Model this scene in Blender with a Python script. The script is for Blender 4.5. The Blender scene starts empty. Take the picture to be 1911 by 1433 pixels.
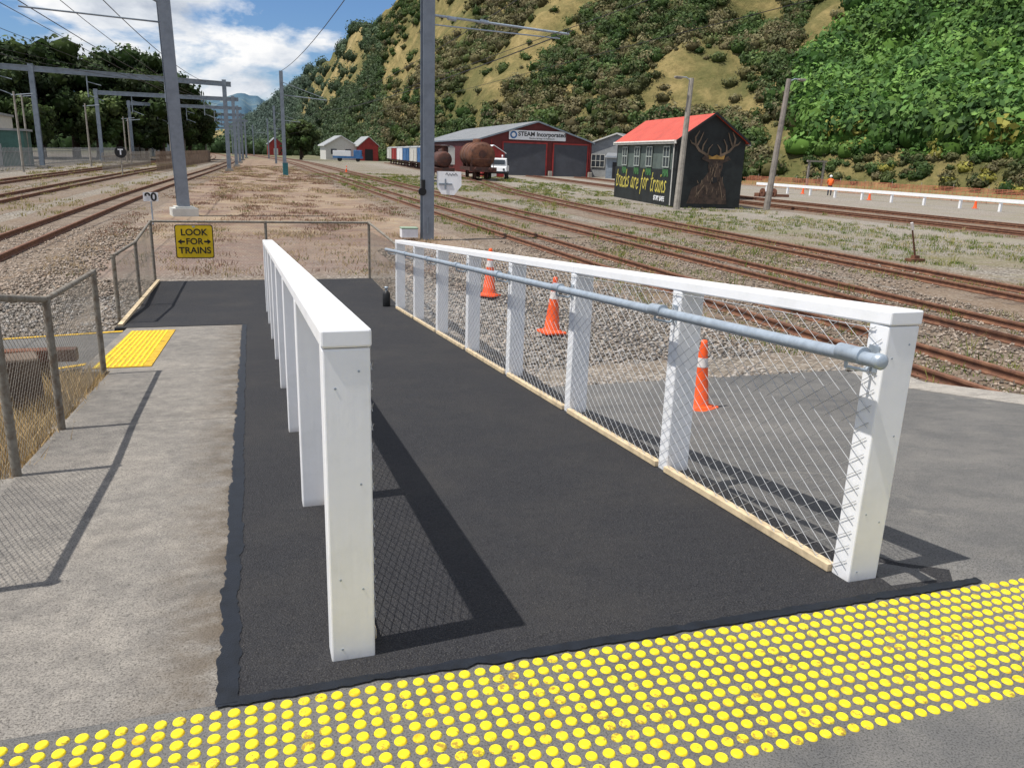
import bpy, math, random
import numpy as np
from mathutils import Vector, Matrix
random.seed(7); rng=np.random.default_rng(11)
sc=bpy.context.scene
COL=bpy.context.collection
R=math.radians
GZ=-0.95
XA,ZA=(1,0,0),(0,0,1)
# ---------------------------------------------------------------- node helpers
def new_mat(name):
    m=bpy.data.materials.new(name); m.use_nodes=True
    nt=m.node_tree; nt.nodes.clear()
    o=nt.nodes.new('ShaderNodeOutputMaterial'); b=nt.nodes.new('ShaderNodeBsdfPrincipled')
    nt.links.new(b.outputs[0],o.inputs[0])
    return m,nt,b,o
def N(nt,t,**k):
    n=nt.nodes.new(t)
    for a,v in k.items(): setattr(n,a,v)
    return n
def noise(nt,scale,detail=4,rough=.6,vec=None,dist=0):
    n=N(nt,'ShaderNodeTexNoise'); n.inputs['Scale'].default_value=scale; n.inputs['Detail'].default_value=detail
    n.inputs['Roughness'].default_value=rough; n.inputs['Distortion'].default_value=dist
    if vec is not None: nt.links.new(vec,n.inputs['Vector'])
    return n.outputs['Fac']
def ramp(nt,fac,stops):
    n=N(nt,'ShaderNodeValToRGB'); e=n.color_ramp.elements
    while len(e)<len(stops): e.new(.5)
    for i,(p,c) in enumerate(stops):
        e[i].position=p; e[i].color=(c[0],c[1],c[2],1) if not isinstance(c,(int,float)) else (c,c,c,1)
    nt.links.new(fac,n.inputs[0]); return n.outputs[0]
def mix(nt,fac,a,b,mode='MIX'):
    n=N(nt,'ShaderNodeMix',data_type='RGBA',blend_type=mode)
    for s,v in ((0,fac),(6,a),(7,b)):
        if isinstance(v,(int,float)): n.inputs[s].default_value=v
        elif isinstance(v,tuple): n.inputs[s].default_value=(v[0],v[1],v[2],1)
        else: nt.links.new(v,n.inputs[s])
    return n.outputs[2]
def math_(nt,op,a,b=None,clamp=False):
    n=N(nt,'ShaderNodeMath',operation=op,use_clamp=clamp)
    for s,v in ((0,a),(1,b)):
        if v is None: continue
        if isinstance(v,(int,float)): n.inputs[s].default_value=v
        else: nt.links.new(v,n.inputs[s])
    return n.outputs[0]
def maprange(nt,v,a,b,c=0,d=1):
    n=N(nt,'ShaderNodeMapRange'); n.inputs[1].default_value=a;n.inputs[2].default_value=b;n.inputs[3].default_value=c;n.inputs[4].default_value=d
    nt.links.new(v,n.inputs[0]); return n.outputs[0]
def pos(nt):
    return N(nt,'ShaderNodeNewGeometry').outputs['Position']
def bump(nt,b,h,strength,dist):
    n=N(nt,'ShaderNodeBump'); n.inputs['Strength'].default_value=strength; n.inputs['Distance'].default_value=dist
    nt.links.new(h,n.inputs['Height']); nt.links.new(n.outputs[0],b.inputs['Normal'])
def paint(name,c,rough=.55,var=.15,scale=6,metal=0,bmp=.15,dirt=None,spec=.4):
    m,nt,b,o=new_mat(name); tc=N(nt,'ShaderNodeTexCoord').outputs['Object']
    f=noise(nt,scale,6,.65,tc)
    d=tuple(x*(1-var*2) for x in c) if dirt is None else dirt
    col=ramp(nt,f,[(.3,d),(.55,c),(.8,tuple(min(1,x*(1+var)) for x in c))])
    nt.links.new(col,b.inputs['Base Color']); b.inputs['Roughness'].default_value=rough; b.inputs['Metallic'].default_value=metal
    b.inputs['Specular IOR Level'].default_value=spec
    bump(nt,b,noise(nt,scale*12,3,.6,tc),bmp,.004)
    return m
# ---------------------------------------------------------------- materials
def mat_asphalt_new():
    m,nt,b,o=new_mat('new_asphalt'); P=pos(nt)
    v=N(nt,'ShaderNodeTexVoronoi'); v.inputs['Scale'].default_value=150; nt.links.new(P,v.inputs['Vector'])
    big=noise(nt,1.3,6,.68,P); fine=noise(nt,120,3,.7,P); mid=noise(nt,14,5,.7,P)
    c=ramp(nt,v.outputs['Distance'],[(.0,(.052,.052,.056)),(.5,(.022,.022,.025)),(.9,(.008,.008,.010))])
    c=mix(nt,maprange(nt,big,.45,.72,0,.4),c,(.055,.050,.044))
    c=mix(nt,maprange(nt,mid,.45,.75,0,.4),c,(.012,.012,.015))
    sp=ramp(nt,noise(nt,230,2,.5,P),[(.64,(0,0,0)),(.70,(1,1,1))])
    c=mix(nt,math_(nt,'MULTIPLY',sp,.55),c,(.20,.185,.16))  # small sparkles painted as pale specks in the base colour
    nt.links.new(c,b.inputs['Base Color']); b.inputs['Roughness'].default_value=.8; b.inputs['Specular IOR Level'].default_value=.35
    h=math_(nt,'ADD',math_(nt,'MULTIPLY',v.outputs['Distance'],-.8),fine)
    bump(nt,b,h,.8,.006); return m
def mat_concrete(name='old_concrete',k=1.0,edge=True):
    m,nt,b,o=new_mat(name); P=pos(nt)
    n1=noise(nt,1.1,8,.65,P,.4); n2=noise(nt,9,6,.7,P); n3=noise(nt,140,3,.75,P)
    c=ramp(nt,n1,[(.3,(.17*k,.158*k,.143*k)),(.5,(.26*k,.238*k,.21*k)),(.7,(.37*k,.33*k,.28*k))])
    c=mix(nt,.45,c,ramp(nt,n2,[(.35,(.15*k,.14*k,.13*k)),(.65,(.37*k,.34*k,.295*k))]))
    c=mix(nt,.9,c,ramp(nt,n3,[(.33,(.15,.15,.15)),(.5,(.75,.75,.75)),(.68,(1,1,1))]),'MULTIPLY')
    c=mix(nt,.35,c,(1.5,1.5,1.5),'MULTIPLY')
    s=N(nt,'ShaderNodeSeparateXYZ'); nt.links.new(P,s.inputs[0])
    if edge:
        e=maprange(nt,math_(nt,'ADD',s.outputs[0],math_(nt,'MULTIPLY',n2,.12)),-.42,-.08,0,.85)
        c=mix(nt,math_(nt,'MULTIPLY',e,ramp(nt,noise(nt,5,5,.7,P),[(.35,(0,0,0)),(.6,(1,1,1))])),c,(.10,.075,.05))
    st=ramp(nt,noise(nt,2.2,5,.65,P),[(.56,(0,0,0)),(.72,(1,1,1))])
    c=mix(nt,math_(nt,'MULTIPLY',st,.55),c,(.10,.095,.088))
    j=math_(nt,'ABSOLUTE',math_(nt,'SUBTRACT',math_(nt,'ADD',s.outputs[1],math_(nt,'MULTIPLY',n2,.02)),5.9))
    c=mix(nt,maprange(nt,j,.0,.012,.7,0),c,(.05,.045,.04))
    nt.links.new(c,b.inputs['Base Color']); b.inputs['Roughness'].default_value=.9; b.inputs['Specular IOR Level'].default_value=.25
    bump(nt,b,math_(nt,'ADD',n3,math_(nt,'MULTIPLY',n2,1.5)),.7,.006); return m
def mat_asphalt_old(name,base=.115):
    m,nt,b,o=new_mat(name); P=pos(nt)
    n1=noise(nt,.8,7,.62,P,.3); n2=noise(nt,160,3,.75,P); n3=noise(nt,4.5,6,.72,P)
    a=base
    c=ramp(nt,n1,[(.3,(a*.72,a*.71,a*.70)),(.55,(a,a*.975,a*.935)),(.75,(a*1.5,a*1.42,a*1.3))])
    c=mix(nt,maprange(nt,n3,.4,.7,0,.5),c,(a*1.6,a*1.5,a*1.35))
    c=mix(nt,.95,c,ramp(nt,n2,[(.34,(.2,.2,.2)),(.5,(.85,.85,.85)),(.66,(1.0,1.0,1.0))]),'MULTIPLY')
    st=ramp(nt,noise(nt,1.1,7,.75,P,1.2),[(.60,(0,0,0)),(.70,(1,1,1))])
    c=mix(nt,math_(nt,'MULTIPLY',st,.35),c,(a*2.1,a*1.95,a*1.65))
    dk=ramp(nt,noise(nt,.55,6,.7,P,.6),[(.56,(0,0,0)),(.68,(1,1,1))])
    c=mix(nt,math_(nt,'MULTIPLY',dk,.4),c,(a*.45,a*.45,a*.45))
    nt.links.new(c,b.inputs['Base Color']); b.inputs['Roughness'].default_value=.88; b.inputs['Specular IOR Level'].default_value=.3
    bump(nt,b,n2,.7,.006); return m
def mat_gravel(name,zones=True,dark=1.0,brown=0.0):
    m,nt,b,o=new_mat(name); P=pos(nt)
    v=N(nt,'ShaderNodeTexVoronoi'); v.inputs['Scale'].default_value=17; v.inputs['Randomness'].default_value=1; nt.links.new(P,v.inputs['Vector'])
    cell=N(nt,'ShaderNodeSeparateColor'); nt.links.new(v.outputs['Color'],cell.inputs[0])
    k=dark*1.1
    c=ramp(nt,cell.outputs[0],[(.0,(.11*k,.10*k,.086*k)),(.35,(.21*k,.19*k,.165*k)),(.7,(.31*k,.283*k,.245*k)),(1,(.46*k,.43*k,.385*k))])
    c=mix(nt,ramp(nt,v.outputs['Distance'],[(.35,(0,0,0)),(.8,(.8,.8,.8))]),c,(.055,.047,.038))
    n1=noise(nt,.22,6,.65,P,.3); n2=noise(nt,1.7,6,.7,P)
    c=mix(nt,maprange(nt,n2,.35,.7,0,.6),c,(.28,.235,.18))
    c=mix(nt,maprange(nt,n1,.46,.70,0,.45+brown*.4),c,(.20,.14,.088))
    if brown>0: c=mix(nt,brown,c,(.19,.122,.078))
    if zones:
        s=N(nt,'ShaderNodeSeparateXYZ'); nt.links.new(P,s.inputs[0]); x,y=s.outputs[0],s.outputs[1]
        a=maprange(nt,x,-4.4,-3.0); bb=maprange(nt,x,5.5,7.2,1,0); yy=maprange(nt,y,16.5,18.5)
        z=math_(nt,'MULTIPLY',math_(nt,'MULTIPLY',a,bb),yy)
        g=ramp(nt,noise(nt,.5,8,.72,P,.5),[(.3,(.13,.07,.055)),(.43,(.20,.125,.092)),(.55,(.30,.215,.145)),(.7,(.40,.31,.20))])
        near=maprange(nt,y,19,27,.75,0)
        g=mix(nt,near,g,ramp(nt,noise(nt,1.4,7,.72,P),[(.35,(.15,.10,.09)),(.6,(.27,.20,.17))]))
        zz=math_(nt,'MULTIPLY',z,maprange(nt,noise(nt,2.3,7,.7,P),.3,.6,.35,.95))
        c=mix(nt,zz,c,g)
        gy=math_(nt,'MULTIPLY',maprange(nt,x,7,12),maprange(nt,noise(nt,.35,8,.75,P),.48,.66,0,.7))
        c=mix(nt,gy,c,(.16,.15,.06))
        gz=math_(nt,'MULTIPLY',maprange(nt,x,20,26),.35); c=mix(nt,gz,c,(.34,.31,.275))
        far=maprange(nt,x,58,66)
        c=mix(nt,far,c,ramp(nt,noise(nt,.4,7,.7,P),[(.35,(.08,.13,.03)),(.6,(.22,.21,.09))]))
        fl=math_(nt,'MULTIPLY',maprange(nt,y,180,260),.8)
        c=mix(nt,fl,c,(.14,.14,.07))
    nt.links.new(c,b.inputs['Base Color']); b.inputs['Roughness'].default_value=.95; b.inputs['Specular IOR Level'].default_value=.15
    bump(nt,b,math_(nt,'ADD',math_(nt,'MULTIPLY',v.outputs['Distance'],-1),n2),.8,.03); return m
def mat_attr(name,rough=.85,transl=0.0,spec=.2):
    m,nt,b,o=new_mat(name)
    a=N(nt,'ShaderNodeAttribute',attribute_name='col')
    nt.links.new(a.outputs['Color'],b.inputs['Base Color']); b.inputs['Roughness'].default_value=rough; b.inputs['Specular IOR Level'].default_value=spec
    if transl>0:
        t=N(nt,'ShaderNodeBsdfTranslucent'); nt.links.new(a.outputs['Color'],t.inputs[0])
        x=N(nt,'ShaderNodeMixShader'); x.inputs[0].default_value=transl
        nt.links.new(b.outputs[0],x.inputs[1]); nt.links.new(t.outputs[0],x.inputs[2]); nt.links.new(x.outputs[0],o.inputs[0])
    return m
def mat_hill():
    m,nt,b,o=new_mat('hill_grass'); P=pos(nt)
    n1=noise(nt,.035,9,.68,P,.6); n2=noise(nt,.6,7,.72,P); n3=noise(nt,.12,6,.7,P)
    c=ramp(nt,n1,[(.36,(.09,.10,.035)),(.46,(.17,.15,.06)),(.56,(.31,.24,.105)),(.7,(.44,.34,.17))])
    c=mix(nt,.5,c,ramp(nt,n2,[(.35,(.3,.32,.25)),(.55,(.85,.85,.8)),(.7,(1.1,1.05,.95))]),'MULTIPLY')
    c=mix(nt,maprange(nt,n3,.5,.64,0,.6),c,(.13,.125,.05))
    nt.links.new(c,b.inputs['Base Color']); b.inputs['Roughness'].default_value=.95; b.inputs['Specular IOR Level'].default_value=.1
    bump(nt,b,n2,1.0,.6); return m
def mat_mount():
    m,nt,b,o=new_mat('hazy_mountain'); P=pos(nt)
    c=ramp(nt,noise(nt,.004,8,.7,P),[(.35,(.05,.095,.14)),(.55,(.08,.135,.18)),(.7,(.19,.225,.21))])  # aerial haze painted into the base colour as blue tones
    nt.links.new(c,b.inputs['Base Color']); b.inputs['Roughness'].default_value=1; b.inputs['Specular IOR Level'].default_value=0
    return m
def mat_white():
    m,nt,b,o=new_mat('white_timber_paint'); tc=N(nt,'ShaderNodeTexCoord').outputs['Object']
    mp=N(nt,'ShaderNodeMapping'); mp.inputs['Scale'].default_value=(30,30,2.2); nt.links.new(tc,mp.inputs['Vector'])
    g=noise(nt,1.5,4,.5,mp.outputs[0]); f=noise(nt,4,6,.65,tc)
    c=ramp(nt,f,[(.28,(.78,.78,.77)),(.5,(.86,.86,.865)),(.75,(.88,.88,.89))])
    sp=ramp(nt,noise(nt,38,4,.7,tc),[(.72,(0,0,0)),(.77,(1,1,1))])
    c=mix(nt,math_(nt,'MULTIPLY',sp,.3),c,(.5,.47,.42))
    s=N(nt,'ShaderNodeSeparateXYZ'); nt.links.new(tc,s.inputs[0])
    c=mix(nt,math_(nt,'MULTIPLY',maprange(nt,s.outputs[2],.0,.05,1,0),ramp(nt,f,[(.4,(0,0,0)),(.6,(.5,.5,.5))])),c,(.3,.28,.25))
    nt.links.new(c,b.inputs['Base Color']); b.inputs['Roughness'].default_value=.42; b.inputs['Specular IOR Level'].default_value=.4
    bump(nt,b,math_(nt,'ADD',math_(nt,'MULTIPLY',g,.6),math_(nt,'MULTIPLY',noise(nt,14,5,.6,tc),.8)),.22,.005); return m
def mat_corr(name,c,scale=5,axis='X'):
    m,nt,b,o=new_mat(name); tc=N(nt,'ShaderNodeTexCoord').outputs['Object']
    w=N(nt,'ShaderNodeTexWave',bands_direction=axis); w.inputs['Scale'].default_value=scale; nt.links.new(tc,w.inputs['Vector'])
    f=noise(nt,.7,6,.65,tc)
    col=ramp(nt,f,[(.3,tuple(x*.7 for x in c)),(.6,c),(.8,tuple(x*1.2 for x in c))])
    col=mix(nt,.5,col,ramp(nt,w.outputs['Fac'],[(0,(.45,.45,.45)),(.5,(1,1,1))]),'MULTIPLY')
    nt.links.new(col,b.inputs['Base Color']); b.inputs['Roughness'].default_value=.6
    bump(nt,b,w.outputs['Fac'],.6,.03); return m
def mat_rust(name,c1=(.16,.06,.03),c2=(.07,.035,.025),c3=(.30,.14,.07),scale=4):
    m,nt,b,o=new_mat(name); P=pos(nt)
    c=ramp(nt,noise(nt,scale,7,.7,P),[(.3,c2),(.5,c1),(.72,c3)])
    nt.links.new(c,b.inputs['Base Color']); b.inputs['Roughness'].default_value=.8
    bump(nt,b,noise(nt,scale*8,4,.7,P),.4,.01); return m
def mat_tactile():
    m,nt,b,o=new_mat('tactile_yellow'); P=pos(nt)
    f=noise(nt,7,7,.75,P,.4); g=noise(nt,45,4,.7,P)
    c=ramp(nt,f,[(.32,(.62,.36,.01)),(.45,(.84,.64,.01)),(.62,(.88,.76,.02))])
    sp=ramp(nt,math_(nt,'ADD',math_(nt,'MULTIPLY',f,.6),math_(nt,'MULTIPLY',g,.5)),[(.585,(0,0,0)),(.65,(1,1,1))])
    c=mix(nt,math_(nt,'MULTIPLY',sp,.85),c,(.28,.15,.025))
    nt.links.new(c,b.inputs['Base Color']); b.inputs['Roughness'].default_value=.5
    bump(nt,b,g,.4,.002)
    return m
M=dict(
 asph=mat_asphalt_new(), conc=mat_concrete(), edge=mat_concrete('pale_edge_concrete',1.5,False), plat=mat_asphalt_old('old_platform_asphalt',.17), plat2=mat_asphalt_old('old_ramp_asphalt',.16),
 gravel=mat_gravel('yard_gravel'), bed=mat_gravel('track_bed_ballast',False,.85,.4), bank=mat_gravel('bank_gravel',False,.95,.1),
 hill=mat_hill(), mount=mat_mount(), leaf=mat_attr('foliage',.7,.25,.25), grass=mat_attr('grass_blades',.8,.3,.1), stone=mat_attr('ballast_stone',.9,0,.2), core=mat_attr('foliage_core',1,0,0),
 white=mat_white(), tar=paint('bitumen_seal',(.008,.011,.017),.5,.3,14,0,.35,None,.4), timber=paint('raw_timber',(.66,.52,.33),.7,.2,9,0,.3),
 galv=paint('galvanised_steel',(.40,.46,.52),.38,.14,14,.35,.1), wire=paint('galvanised_wire',(.50,.51,.52),.5,.1,20,.2,.0), oldwire=paint('weathered_wire',(.22,.20,.17),.6,.2,20,.2,.0),
 pipe=paint('weathered_pipe',(.22,.20,.165),.65,.35,18,.05,.4,(.11,.07,.04)), mast=paint('mast_grey_steel',(.23,.26,.30),.5,.12,3,.1,.1), gantry=paint('gantry_steel',(.22,.26,.30),.55,.15,2,.1,.1),
 yel=mat_tactile(), yline=paint('yellow_line_paint',(.66,.40,.02),.6,.25,12), orange=paint('cone_orange',(.90,.11,.018),.45,.12,8,0,.05,(.7,.09,.02)), refl=paint('reflective_band',(.72,.66,.62),.4,.1,20),
 sign=paint('sign_yellow',(.80,.53,.01),.4,.05,6,0,.0), black=paint('black_paint',(.012,.012,.013),.5,.2,8), wsign=paint('white_sign',(.78,.79,.8),.5,.06,5), 
 rust=mat_rust('rusty_steel',(.13,.05,.026),(.055,.03,.022),(.24,.11,.055),1.6), rail=mat_rust('rail_rust',(.17,.075,.042),(.085,.042,.028),(.27,.14,.075),6), sleeper=mat_rust('old_sleeper',(.13,.09,.062),(.07,.048,.036),(.20,.155,.115),3),
 maroon=mat_corr('maroon_cladding',(.15,.020,.018),4.5,'X'), maroonS=mat_corr('maroon_side_cladding',(.15,.02,.018),4.5,'Y'), door=mat_corr('grey_roller_door',(.06,.065,.08),3,'Z'), roofg=mat_corr('pale_roof_iron',(.25,.26,.27),4,'Y'),
 redroof=mat_corr('red_roof_iron',(.66,.085,.05),4.5,'Y'), mural=paint('dark_mural_paint',(.014,.018,.018),.6,.4,1.2), teal=paint('green_grey_wall',(.10,.13,.115),.7,.2,1.5), cream=paint('cream_trim',(.60,.59,.54),.6,.1,3), frame=paint('window_frame_paint',(.38,.42,.38),.6,.1,3),
 lime=paint('gold_lettering',(.62,.53,.10),.6,.2,3), deer=paint('mural_brown',(.065,.042,.03),.7,.5,3,0,.1,(.015,.012,.01)), antler=paint('mural_antler',(.19,.135,.09),.7,.3,2), gold=paint('mural_gold',(.35,.20,.05),.7,.3,2), glass=paint('window_glass',(.05,.06,.07),.15,.3,1,0,0),
 conp=paint('concrete_pole',(.33,.30,.255),.85,.2,3), woodp=paint('weathered_wood_pole',(.26,.23,.20),.85,.2,3), bark=paint('tree_bark',(.07,.05,.035),.9,.3,2), blue=paint('blue_paint',(.05,.16,.36),.5,.2,1), red=paint('red_paint',(.34,.032,.028),.55,.2,1), gwall=paint('grey_wall',(.30,.31,.31),.7,.15,1),
 green=paint('green_hut_wall',(.05,.12,.10),.7,.2,1), mgreen=paint('mural_green',(.05,.16,.05)), skin=paint('skin',(.45,.26,.18),.6,.1), navy=paint('navy_cloth',(.02,.025,.05),.8,.2), hivis=paint('hi_vis_orange',(.85,.14,.02),.7,.1), net=paint('orange_barrier_net',(.55,.19,.11),.7,.3,1.5), tyre=paint('tyre_rubber',(.02,.02,.02),.8,.2), picket=paint('brown_picket',(.24,.17,.12),.8,.25,1.5), dkrust=mat_rust('dark_rust',(.07,.028,.02),(.03,.02,.018),(.14,.05,.03),2),
)
# ---------------------------------------------------------------- mesh builder
class MB:
    def __init__(s): s.v=[];s.f=[];s.sm=[];s.mi=[]
    def add(s,vs,fs,sm=False,mi=0):
        o=len(s.v); s.v+=[tuple(v) for v in vs]
        for f in fs: s.f.append(tuple(i+o for i in f)); s.sm.append(sm); s.mi.append(mi)
    def box(s,c,d,rz=0,mi=0,rot=None):
        x,y,z=d[0]/2,d[1]/2,d[2]/2
        m=rot if rot is not None else Matrix.Rotation(rz,3,'Z'); c=Vector(c)
        vs=[c+m@Vector(p) for p in((-x,-y,-z),(x,-y,-z),(x,y,-z),(-x,y,-z),(-x,-y,z),(x,-y,z),(x,y,z),(-x,y,z))]
        s.add(vs,[(0,3,2,1),(4,5,6,7),(0,1,5,4),(1,2,6,5),(2,3,7,6),(3,0,4,7)],False,mi); return s
    def hexa(s,b,t,mi=0):
        s.add(list(b)+list(t),[(0,3,2,1),(4,5,6,7),(0,1,5,4),(1,2,6,5),(2,3,7,6),(3,0,4,7)],False,mi); return s
    def tube(s,p,q,r,r2=None,n=12,mi=0,cap=True,sm=True):
        p=Vector(p);q=Vector(q); r2=r if r2 is None else r2
        d=(q-p).normalized(); a=d.orthogonal().normalized(); b=d.cross(a)
        vs=[]
        for c,rr in((p,r),(q,r2)):
            for i in range(n):
                t=2*math.pi*i/n; vs.append(c+a*math.cos(t)*rr+b*math.sin(t)*rr)
        s.add(vs,[(i,(i+1)%n,n+(i+1)%n,n+i) for i in range(n)],sm,mi)
        if cap: s.add(vs,[tuple(range(n))[::-1],tuple(range(n,2*n))],False,mi)
        return s
    def path(s,pts,r,n=10,mi=0):
        for a,b in zip(pts[:-1],pts[1:]): s.tube(a,b,r,None,n,mi)
        return s
    def lathe(s,c,prof,n=24,mi=0,ax='Z',sm=True):
        c=Vector(c); vs=[]
        for (r,h) in prof:
            for i in range(n):
                t=2*math.pi*i/n; a,b=r*math.cos(t),r*math.sin(t)
                vs.append(c+(Vector((a,b,h)) if ax=='Z' else Vector((a,h,b)) if ax=='Y' else Vector((h,a,b))))
        fs=[(k*n+i,k*n+(i+1)%n,(k+1)*n+(i+1)%n,(k+1)*n+i) for k in range(len(prof)-1) for i in range(n)]
        s.add(vs,fs,sm,mi); return s
    def prism(s,pts,org,xa,ya,th,mi=0):
        org=Vector(org);xa=Vector(xa);ya=Vector(ya); na=xa.cross(ya).normalized()*th; n=len(pts)
        a=[org+xa*p[0]+ya*p[1] for p in pts]; b=[p+na for p in a]
        s.add(a+b,[tuple(range(n))[::-1],tuple(range(n,2*n))]+[(i,(i+1)%n,n+(i+1)%n,n+i) for i in range(n)],False,mi); return s
    def stroke(s,pts,w,org,xa,ya,th,mi=0):
        for i in range(len(pts)-1):
            (x0,y0),(x1,y1)=pts[i],pts[i+1]; w0=w[i] if isinstance(w,(list,tuple)) else w; w1=w[i+1] if isinstance(w,(list,tuple)) else w
            L=math.hypot(x1-x0,y1-y0) or 1e-6; nx,ny=-(y1-y0)/L/2,(x1-x0)/L/2; ex,ey=(x1-x0)/L*w1*.3,(y1-y0)/L*w1*.3
            s.prism([(x0-nx*w0,y0-ny*w0),(x1+ex-nx*w1,y1+ey-ny*w1),(x1+ex+nx*w1,y1+ey+ny*w1),(x0+nx*w0,y0+ny*w0)],org,xa,ya,th+i*.0004,mi)
        return s
    def obj(s,name,mats,parent=None,bevel=0,**meta):
        me=bpy.data.meshes.new(name); me.from_pydata(s.v,[],s.f)
        if not isinstance(mats,(list,tuple)): mats=[mats]
        for m in mats: me.materials.append(m)
        me.polygons.foreach_set('use_smooth',s.sm); me.polygons.foreach_set('material_index',s.mi); me.update()
        return link(name,me,parent,bevel,**meta)
def link(name,data,parent=None,bevel=0,loc=None,rz=None,**meta):
    o=bpy.data.objects.new(name,data); COL.objects.link(o)
    if parent: o.parent=parent
    if loc: o.location=loc
    if rz: o.rotation_euler[2]=rz
    for k,v in meta.items(): o[k]=v
    if bevel:
        b=o.modifiers.new('bevel','BEVEL'); b.width=bevel; b.segments=2; b.limit_method='ANGLE'
    return o
def root(name,loc,label,category,rz=0,group=None):
    o=bpy.data.objects.new(name,None); COL.objects.link(o); o.location=loc; o.rotation_euler[2]=rz; o.empty_display_size=.2
    o['label']=label; o['category']=category
    if group: o['group']=group
    return o
def copy_thing(o,loc,rz=None,label=None,scale=None):
    def rec(a,par):
        b=a.copy(); COL.objects.link(b)
        if par is not None: b.parent=par
        for c in list(a.children): rec(c,b)
        return b
    n=rec(o,None); n.location=loc
    if rz is not None: n.rotation_euler[2]=rz
    if scale: n.scale=(scale,)*3 if isinstance(scale,(int,float)) else scale
    if label: n['label']=label
    return n
def text(name,body,size,mat,parent,loc,rot,align='CENTER',shear=0,ext=.002,xs=1,bold=0,**meta):
    c=bpy.data.curves.new(name,'FONT'); c.body=body; c.size=size; c.align_x=align; c.align_y='CENTER'; c.extrude=ext; c.shear=shear; c.offset=bold; c.space_line=.95
    t=bpy.data.objects.new('tmp',c); COL.objects.link(t)
    dg=bpy.context.evaluated_depsgraph_get(); me=bpy.data.meshes.new_from_object(t.evaluated_get(dg)); bpy.data.objects.remove(t)
    me.materials.clear(); me.materials.append(mat)
    o=link(name,me,parent,**meta); o.location=loc; o.rotation_euler=rot; o.scale=(xs,1,1); return o
def npmesh(name,V,F,mat,C=None,smooth=False):
    me=bpy.data.meshes.new(name); nv=len(V); nf,k=F.shape
    me.vertices.add(nv); me.vertices.foreach_set('co',V.astype(np.float32).ravel())
    me.loops.add(nf*k); me.loops.foreach_set('vertex_index',F.astype(np.int32).ravel())
    me.polygons.add(nf); me.polygons.foreach_set('loop_start',np.arange(0,nf*k,k,dtype=np.int32)); me.polygons.foreach_set('loop_total',np.full(nf,k,dtype=np.int32))
    if C is not None:
        a=me.color_attributes.new('col','FLOAT_COLOR','POINT'); cc=np.ones((nv,4),np.float32); cc[:,:3]=C; a.data.foreach_set('color',cc.ravel())
    me.materials.append(mat); me.update(calc_edges=True)
    if smooth: me.polygons.foreach_set('use_smooth',np.ones(nf,dtype=bool))
    return me
def vn(x,y,seed=0):
    xi=np.floor(x).astype(np.int64); yi=np.floor(y).astype(np.int64); xf=x-xi; yf=y-yi
    def h(a,b):
        n=(a*374761393+b*668265263+seed*974711)&0x7fffffff; n=((n^(n>>13))*1274126177)&0x7fffffff; return ((n^(n>>16))&0xffff)/65535.0
    u=xf*xf*(3-2*xf); w=yf*yf*(3-2*yf)
    return (h(xi,yi)*(1-u)+h(xi+1,yi)*u)*(1-w)+(h(xi,yi+1)*(1-u)+h(xi+1,yi+1)*u)*w
def fbm(x,y,seed=0,o=4):
    s=0;a=.5;t=0
    for i in range(o): s=s+a*vn(x*2**i,y*2**i,seed+i); t+=a; a*=.5
    return s/t
# ---------------------------------------------------------------- surface profiles
def rz_(y):
    return 0 if y<2.3 else (-.08*(y-2.3) if y<14 else -.936)
def zr_(y):
    return 0 if y<2.35 else (-.17*(y-2.35) if y<7.3 else -.842)
def sheet(name,xs,ys,zf,mat,label=None,skirt=None):
    mb=MB(); nx,ny=len(xs),len(ys)
    vs=[(x,y,zf(x,y)) for y in ys for x in xs]
    fs=[(j*nx+i,j*nx+i+1,(j+1)*nx+i+1,(j+1)*nx+i) for j in range(ny-1) for i in range(nx-1)]
    mb.add(vs,fs)
    if skirt is not None:
        per=[(i,0) for i in range(nx)]+[(nx-1,j) for j in range(1,ny)]+[(i,ny-1) for i in range(nx-2,-1,-1)]+[(0,j) for j in range(ny-2,0,-1)]
        t=[vs[j*nx+i] for i,j in per]; bt=[(v[0],v[1],skirt) for v in t]; n=len(per)
        mb.add(t+bt,[(i,i+n,(i+1)%n+n,(i+1)%n) for i in range(n)])
    return mb.obj(name,mat,kind='structure')
g=MB(); s=6000; g.add([(-s,-200,GZ),(s,-200,GZ),(s,9000,GZ),(-s,9000,GZ)],[(0,1,2,3)]); g.obj('ground',M['gravel'],kind='structure')
fr=lambda a,b,n:[a+(b-a)*i/n for i in range(n+1)]
sheet('platform',[-4.2,7.0],[-4,2.2],lambda x,y:0,M['plat'],skirt=GZ-.1)
sheet('concrete_path',[-4.2,-1.32,-.13],[2.202,2.3,4.75],lambda x,y:rz_(y)-.001,M['conc'],skirt=GZ-.1)
sheet('concrete_path',[-1.32,-.13],[4.752,8.1],lambda x,y:rz_(y)-.001,M['conc'],skirt=GZ-.1)
sheet('concrete_path',[-1.6,-.13],[8.102,11.35],lambda x,y:rz_(y)-.001,M['conc'],skirt=GZ-.1)
sheet('asphalt_ramp',[-.128,2.36],[2.202,2.3,6,11.35],lambda x,y:rz_(y)+.006 if y>2.25 else .003,M['asph'],skirt=GZ-.1)
sheet('asphalt_landing',[-1.75,2.36],[11.352,14,16.75],lambda x,y:rz_(y)+.006,M['asph'],skirt=GZ-.1)
sheet('side_ramp',[2.362,7.0],[2.202,2.35,5,7.3,8.0],lambda x,y:zr_(y)-.002,M['plat2'],skirt=GZ-.1)
sheet('platform_edge',[7.002,7.6],[-4,2.35,7.3,7.9],lambda x,y:zr_(y)+.004,M['edge'],skirt=GZ-.1)
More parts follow.
